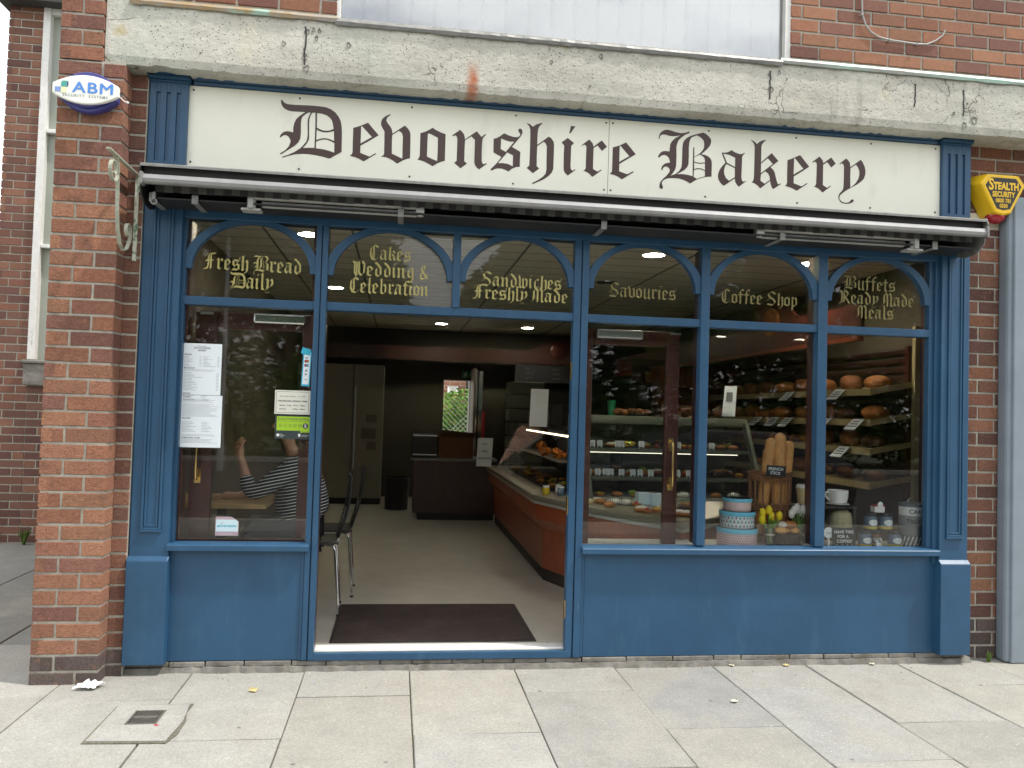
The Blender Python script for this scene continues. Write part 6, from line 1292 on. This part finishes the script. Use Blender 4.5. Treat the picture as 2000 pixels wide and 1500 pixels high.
# low basket with rolls
t=thing('bread_basket','low dark wicker basket below the rolls','basket',(2.41,.17,ZL)); b=MB()
for k in range(9):
    zz=.004+k*.009; rr=.066+.016*k/9; b.tube([(2.415+rr*1.05*math.cos(a)*(1+.025*math.sin(a*9+k*PI)),.165+rr*.75*math.sin(a),ZL+zz) for a in [2*PI*q/36 for q in range(37)]],.0052,5,0,False)
b.lathe([(.001,.004),(.06,.004),(.075,.07),(.001,.068)],(2.415,.165,ZL),20); b.build('weave','wicker_dark',t)
def roll(x,z,sx,sz,m_,l,rot=0,y=.155): b=MB(); b.blob((x,y,z),(sx,.035,sz),0,16,10,.05); o=item(b,'bread_roll',m_,l,'bread','rolls on the low basket')
roll(2.375,ZL+.098,.052,.022,'baguette','flattish golden roll on the low basket, left below'); roll(2.455,ZL+.098,.034,.022,'baguette','small pale roll on the low basket, right below'); roll(2.425,ZL+.135,.048,.024,'crust','plump roll lying on top of the other rolls'); roll(2.375,ZL+.135,.030,.020,'icing','floury roll end on top of the left roll')
# paper cups and the cup riser
rz=px(1567,985,Y=.36).z
tag(MB().box(2.50,2.66,.28,.44,ZL,rz).build('display_riser','kick'),'dark box under the paper coffee cups','riser')
for k,(x,l) in enumerate(((2.585,'tall paper coffee cup with white lid left of the window post'),(2.665-.02,'second paper coffee cup half hidden by the window post'))):
    q=px(1567,985,Y=.36); x=q.x+(.0 if k==0 else .085); t=thing('coffee_cup',l,'cup',(x,.36,rz),'paper coffee cups on the dark box'); MB().lathe([(.028,0),(.040,.105)],(x,.36,rz+.001),24).build('cup','cream_cake',t,smooth=True); b=MB(); b.lathe([(.044,.105),(.043,.114),(.037,.118),(.036,.128),(.001,.129)],(x,.36,rz+.001),24); b.build('lid','china',t,smooth=True)
    MB().lathe([(.014,0),(.001,.001)],(x+.012,.36-.0375,rz+.05),14,0,'y').build('printed_mark','jar_blue',t)
# giant mug on a dark stand, hessian bag beneath
q=px(1635,987,Y=.28); mz=q.z; t=thing('display_stand','dark stand under the big white mug','stand',(2.78,.28,ZL)); MB().box(2.665,2.90,.20,.40,mz-.012,mz).build('top','kick',t); MB().box(2.665,2.675,.22,.40,ZL,mz-.012).box(2.89,2.90,.22,.40,ZL,mz-.012).build('side','kick',t)
x=px(1636,970,Y=.28).x; t=thing('giant_mug','oversized white mug and saucer on the dark stand','mug',(x,.28,mz)); b=MB(); b.lathe([(.040,.008),(.056,.020),(.063,.05),(.065,.098),(.061,.098),(.058,.05),(.05,.025),(.001,.02)],(x,.28,mz),32); b.build('cup','china',t,smooth=True); b=MB(); b.lathe([(.001,.004),(.05,.001),(.072,.012),(.07,.014),(.001,.008)],(x,.28,mz),32); b.build('saucer','china',t,smooth=True); b=MB(); b.tube([(x-.060,.28,mz+.085),(x-.085,.27,mz+.085),(x-.090,.27,mz+.06),(x-.062,.28,mz+.035)],.007,8); b.build('handle','china',t,smooth=True)
x=px(1646,1010,Y=.27).x; t=thing('hessian_bag','small hessian coffee bag printed with a faint face, under the big mug','bag',(x,.27,ZL)); b=MB(); b.blob((x-.01,.27,ZL+.11),(.075,.05,.112),0,20,14,.03,0,None,.45); b.build('sack','hessian',t,smooth=True); b=MB(); Y=.218
for dx,dz in ((-.022,.125),(.022,.125)): b.lathe([(.009,0),(.007,.0005)],(x+dx,Y,ZL+dz),14,0,'y')
b.prism([(x-.02,ZL+.09),(x,ZL+.082),(x+.02,ZL+.09),(x,ZL+.078)],Y,Y+.001); b.build('print','shelf_wood',t)
q=px(1618,1042,Y=.13); t=thing('round_sign','small round white sign on a short foot beside the chalkboard','sign',(q.x,.13,ZL)); b=MB(); b.lathe([(.001,-.003),(.033,-.002),(.034,.003),(.001,.003)],(q.x,.13,q.z+.005),28,0,'y'); b.build('disc','paper',t,smooth=True); b=MB(); b.tube([(q.x,.13,ZL),(q.x,.13,q.z-.026)],.006,8); b.lathe([(.018,0),(.016,.006)],(q.x,.13,ZL),14); b.build('foot','china',t); b=MB(); write(b,'tea',q.x,.1255,q.z-.002,.022,0); b.build('writing','ink_soft',t)
x=px(1648,1050,Y=.12).x; t=thing('chalkboard','black chalkboard reading Have Time for a Coffee? in front of the hessian bag','sign',(x,.12,ZL)); MB().obox((x,.122,ZL+.062),(.152,.006,.122),(-.08,0,0)).build('board','slate',t); b=MB()
write(b,'HAVE TIME',x-.002,.116,ZL+.090,.026,0,.0004); write(b,'FOR A',x-.008,.115,ZL+.062,.026,0,.0004); write(b,'COFFEE?',x+.002,.114,ZL+.033,.027,0,.0004)
for k in range(9): u=x-.066+.0165*k; b.box(u,u+.006,.1125,.113,ZL+.010+.006*(k%2),ZL+.015+.006*(k%2))
b.build('chalk_writing','paper',t); 
b=MB(); b.box(x-.02,x+.035,.098,.11,ZL,ZL+.014); item(b,'wafer','cream_cake','pale wafer lying before the chalkboard','food',None,False)
# jars
JR=[(1703,1022,.22,1),(1733,1027,.22,1)]
xa=[px(u,1060,Y=.17).x for u in (1689,1717,1747)]; G='honey and jam jars in the right hand window'
zz=ZL
jar(xa[0],.17,zz,.040,.105,'jar_blue','jar_yellow','jar_lid','blue labelled jar, bottom row left of the pyramid',grp=G); jar(xa[1],.21,zz,.038,.100,'jar_jam','jar_yellow','jar_lid','dark jam jar, bottom row middle, behind the small white labelled jar',grp=G); jar(xa[2],.17,zz,.041,.105,'jar_blue','jar_yellow','jar_lid','blue labelled jar, bottom row right of the pyramid',grp=G)
x1_=(xa[0]+xa[1])/2; x2_=(xa[1]+xa[2])/2
tag(MB().box(xa[0]-.02,xa[2]+.02,.13,.27,zz+.1055,zz+.1085).build('glass_shelf','clear'),'clear shelf plate between the two rows of jars','shelf')
jar(x1_,.19,zz+.109,.040,.105,'jar_blue','jar_yellow','jar_lid','blue labelled jar, upper row left of the pyramid',grp=G); jar(x2_+.002,.19,zz+.109,.041,.105,'jar_blue','jar_yellow','jar_lid','blue labelled jar, upper row right of the pyramid',grp=G)
xm=(x1_+x2_)/2; t=thing('gift_box','little white box with a round label on top of the jar pyramid','box',(xm,.19,zz+.2145)); MB().box(xm-.034,xm+.034,.17,.22,zz+.215,zz+.262).build('carton','china',t,bevel=.002); MB().box(xm-.0345,xm+.0345,.1695,.2205,zz+.252,zz+.262).build('red_stripe','red_food',t); MB().lathe([(.018,0),(.016,.0006)],(xm+.002,.168,zz+.265),18,0,'y').build('round_label','paper',t)
xj=px(1711,1058,Y=.12).x; jar(xj,.115,zz,.024,.068,'wrap',None,'steel','tiny clear jar with a white square label in front of the pyramid',disc=False,grp=G); 
b=MB(); b.box(xj-.016,xj+.016,.0895,.0905,zz+.006,zz+.038); tag(b.build('jar_ticket','paper'),'white square ticket in front of the tiny clear jar','label')
# cake treats tin
x=px(1780,1040,Y=.20).x; t=thing('treats_tin','tall grey banded tin lettered Cake Treats at the right end of the window','tin',(x,.20,ZL)); r_=.077
for k,(z0,z1,m_) in enumerate(((.0,.075,'treat_dark'),(.075,.140,'treat_mid'),(.140,.200,'treat_grey'),(.200,.255,'china'))): MB().lathe([(r_,z0),(r_,z1)],(x,.20,ZL),36).build('band',m_,t,smooth=True)
MB().lathe([(r_+.003,.255),(r_+.003,.272),(.03,.285),(.001,.286)],(x,.20,ZL),36).build('lid','treat_mid',t,smooth=True); b=MB(); b.tube([(x-.03,.20,ZL+.285),(x-.015,.20,ZL+.303),(x+.015,.20,ZL+.303),(x+.03,.20,ZL+.285)],.004,6); b.build('handle','steel',t)
b=MB()
def wrap(text,zc,size):
    vs,fs=text2d(text,size,.0006); b.add([(x+(r_+.0012)*math.cos(-PI/2-.18+a/r_),.20+(r_+.0012)*math.sin(-PI/2-.18+a/r_),zc+c) for a,c,_ in vs],fs,0)
wrap('CAKE',ZL+.214,.036); wrap('TREATS',ZL+.152,.036)
for k in range(9):
    th=-PI+.2+k*.3; 
    b.add([(x+(r_+.001)*math.cos(th+a),.20+(r_+.001)*math.sin(th+a),ZL+c) for a,c in ((0,.004),(.10,.004),(.38,.070),(.28,.070))],[(0,1,2,3)],1)
b.build('lettering',['ink','china'],t)
# scatter of white pebbles on the ledge
b=MB(); r=random.Random(5)
for k in range(110): b.blob((r.uniform(2.62,3.20),r.uniform(.07,.15),ZL+.003),(.005,.004,.003),0,6,4,.3)
o=b.build('pebbles','icing'); tag(o,'white pebbles strewn along the ledge before the jars','pebbles'); o['kind']='stuff'
# ================================================================== across the road (seen mirrored in the glass)
cr=thing('added_car','dark hatchback added at the kerb opposite the shop windows to darken their lower reflections','car',(4.6,-7.3,-.11))  # added behind the camera to block the bright paving in the reflections
def carside(y0,y1,inset_=0): return None
prof=[(2.55,.12),(2.50,.50),(2.62,.70),(3.40,.82),(4.05,1.22),(4.5,1.31),(5.6,1.30),(6.35,1.02),(6.62,.85),(6.68,.45),(6.62,.12)]
b=MB(); lo=[(x,z) for x,z in prof if z<.9]; low=[(2.55,.12),(2.50,.50),(2.62,.70),(3.40,.82),(6.62,.85),(6.68,.45),(6.62,.12)]
b.prism(low,-8.12,-6.42); b.build('body','car_paint',cr,bevel=.05)
b=MB(); cab=[(3.42,.81),(4.05,1.20),(4.5,1.28),(5.6,1.27),(6.3,1.02),(6.58,.84)]; n=len(cab); vs=[(x,-6.47-(z-.81)*.35,z) for x,z in cab]+[(x,-8.07+(z-.81)*.35,z) for x,z in cab]; b.add(vs,[tuple(range(n)),tuple(range(2*n-1,n-1,-1))]+[(k,k+n,(k+1)%n+n,(k+1)%n) for k in range(n)]); b.build('cabin','car_paint',cr,bevel=.02)
for q in ([(3.62,.86),(4.10,1.17),(4.75,1.22),(4.75,.86)],[(4.83,.86),(4.83,1.22),(5.55,1.21),(6.15,.98),(6.2,.87)]):
    for s_ in (0,1): MB().add([(x,(-6.465-(z-.81)*.35) if s_==0 else (-8.075+(z-.81)*.35),z) for x,z in q],[tuple(range(len(q)))]).build('side_window','car_glass',cr)
for xw in (3.25,5.95):
    for yw in (-6.52,-8.02):
        w_=MB().lathe([(.001,-.09),(.30,-.09),(.315,-.06),(.315,.06),(.30,.09),(.001,.09)],(xw,yw,.205),24,0,'y').build('wheel','tyre',cr,smooth=True); MB().lathe([(.001,.095),(.19,.092),(.20,.08)],(xw,yw,.205),16,0,'y').build('rim','steel',w_,smooth=True)
for yl in (-6.62,-7.92): MB().box(2.49,2.60,yl-.10,yl+.10,.52,.64).build('headlight','lamp_white',cr,bevel=.02)
lp=thing('street_lamp','tall grey street lamp across the road, mirrored in the left window','street lamp',(-4.04,-15,0)); b=MB(); b.tube([(-4.04,-15,-.1),(-4.04,-15,1.0),(-4.04,-15,1.05),(-4.04,-15,5.2)],[.075,.075,.05,.04],14); b.build('post','lamp_grey',lp,smooth=True)
b=MB(); b.tube([(-4.04,-15,5.2),(-4.03,-14.96,5.34),(-3.95,-14.7,5.42)],.03,10); b.blob((-3.98,-14.55,5.42),(.16,.30,.07),0,16,8); b.build('lamp_head','lamp_white',lp,smooth=True)
r=random.Random(90)
GT='trees across the road'
plant('broad_tree','broad leafy tree across the road, left of the gap of sky','tree',[(-3.2,-21.5,6.0,3.0,2.2,2.6,5200),(-1.6,-21,5.2,1.9,1.7,1.9,3000),(-6.2,-22,6.4,3.0,2.2,2.9,4200),(-1.4,-21.2,7.6,1.7,1.5,1.6,2000)],(-3.4,-21.6,5.0,.22),91,.19,GP,GT)
plant('broad_tree','dark tree across the road, right of the gap of sky','tree',[(4.6,-21,5.2,2.2,1.9,2.2,4000),(6.6,-22,6.4,2.8,2.2,2.8,4200),(3.1,-20.6,4.6,1.4,1.3,1.5,2400),(5.6,-21.3,7.4,2.6,2,1.8,3600)],(5.2,-21.4,4.4,.2),92,.21,GP,GT)
plant('broad_tree','large tree across the road, furthest right','tree',[(11,-22,6.2,3.4,2.4,3.2,5200),(14.8,-22,6.0,3.2,2.3,3.4,5200),(8.8,-21.4,4.6,2.0,1.8,2.2,3400),(18.8,-22,6.0,3.2,2.3,3.6,5200)],(12,-22,5,.24),93,.23,GP,GT)
plant('broad_tree','spreading tree across the road, furthest left','tree',[(-11,-22,6.0,3.4,2.4,3.2,4200),(-15,-23,6.0,3.4,2.4,3.0,3200)],(-12,-22,5,.24),94,.15,GP,GT)
plant('hedge','bright green long hedge along the far side of the road, left half','hedge',[(x,-19.8+r.uniform(-.3,.3),1.3+r.uniform(-.1,.3),1.5,.8,1.4+r.uniform(0,.4),1300) for x in [-14,-11.6,-9.2,-6.9,-4.6,-2.4,-.2]],None,95,.12,[(.11,.22,.035),(.07,.15,.022),(.16,.28,.06),(.04,.09,.02)])  # leaf colours lightened to paint in sunlight
plant('hedge','darker long hedge along the far side of the road, right half','hedge',[(x,-19.8+r.uniform(-.3,.3),1.3+r.uniform(-.1,.3),1.5,.8,1.4+r.uniform(0,.4),1300) for x in [2.0,4.3,6.6,9,11.4,13.8,16.2,18.6]],None,97,.14,[(.03,.06,.015),(.02,.045,.012),(.045,.085,.02)])  # leaf colours darkened so the right panes mirror a dark hedge
plant('hedge','taller dark bushes behind the hedge across the road','hedge',[(x,-22.5,2.3,1.9,.9,2.3+r.uniform(-.2,.4),1700) for x in [-14,-11,-8,-5,-2.2,.6,3.2,6,9,12,15,18,21]],None,96,.20,[(.03,.065,.016),(.02,.05,.013),(.045,.09,.02)])
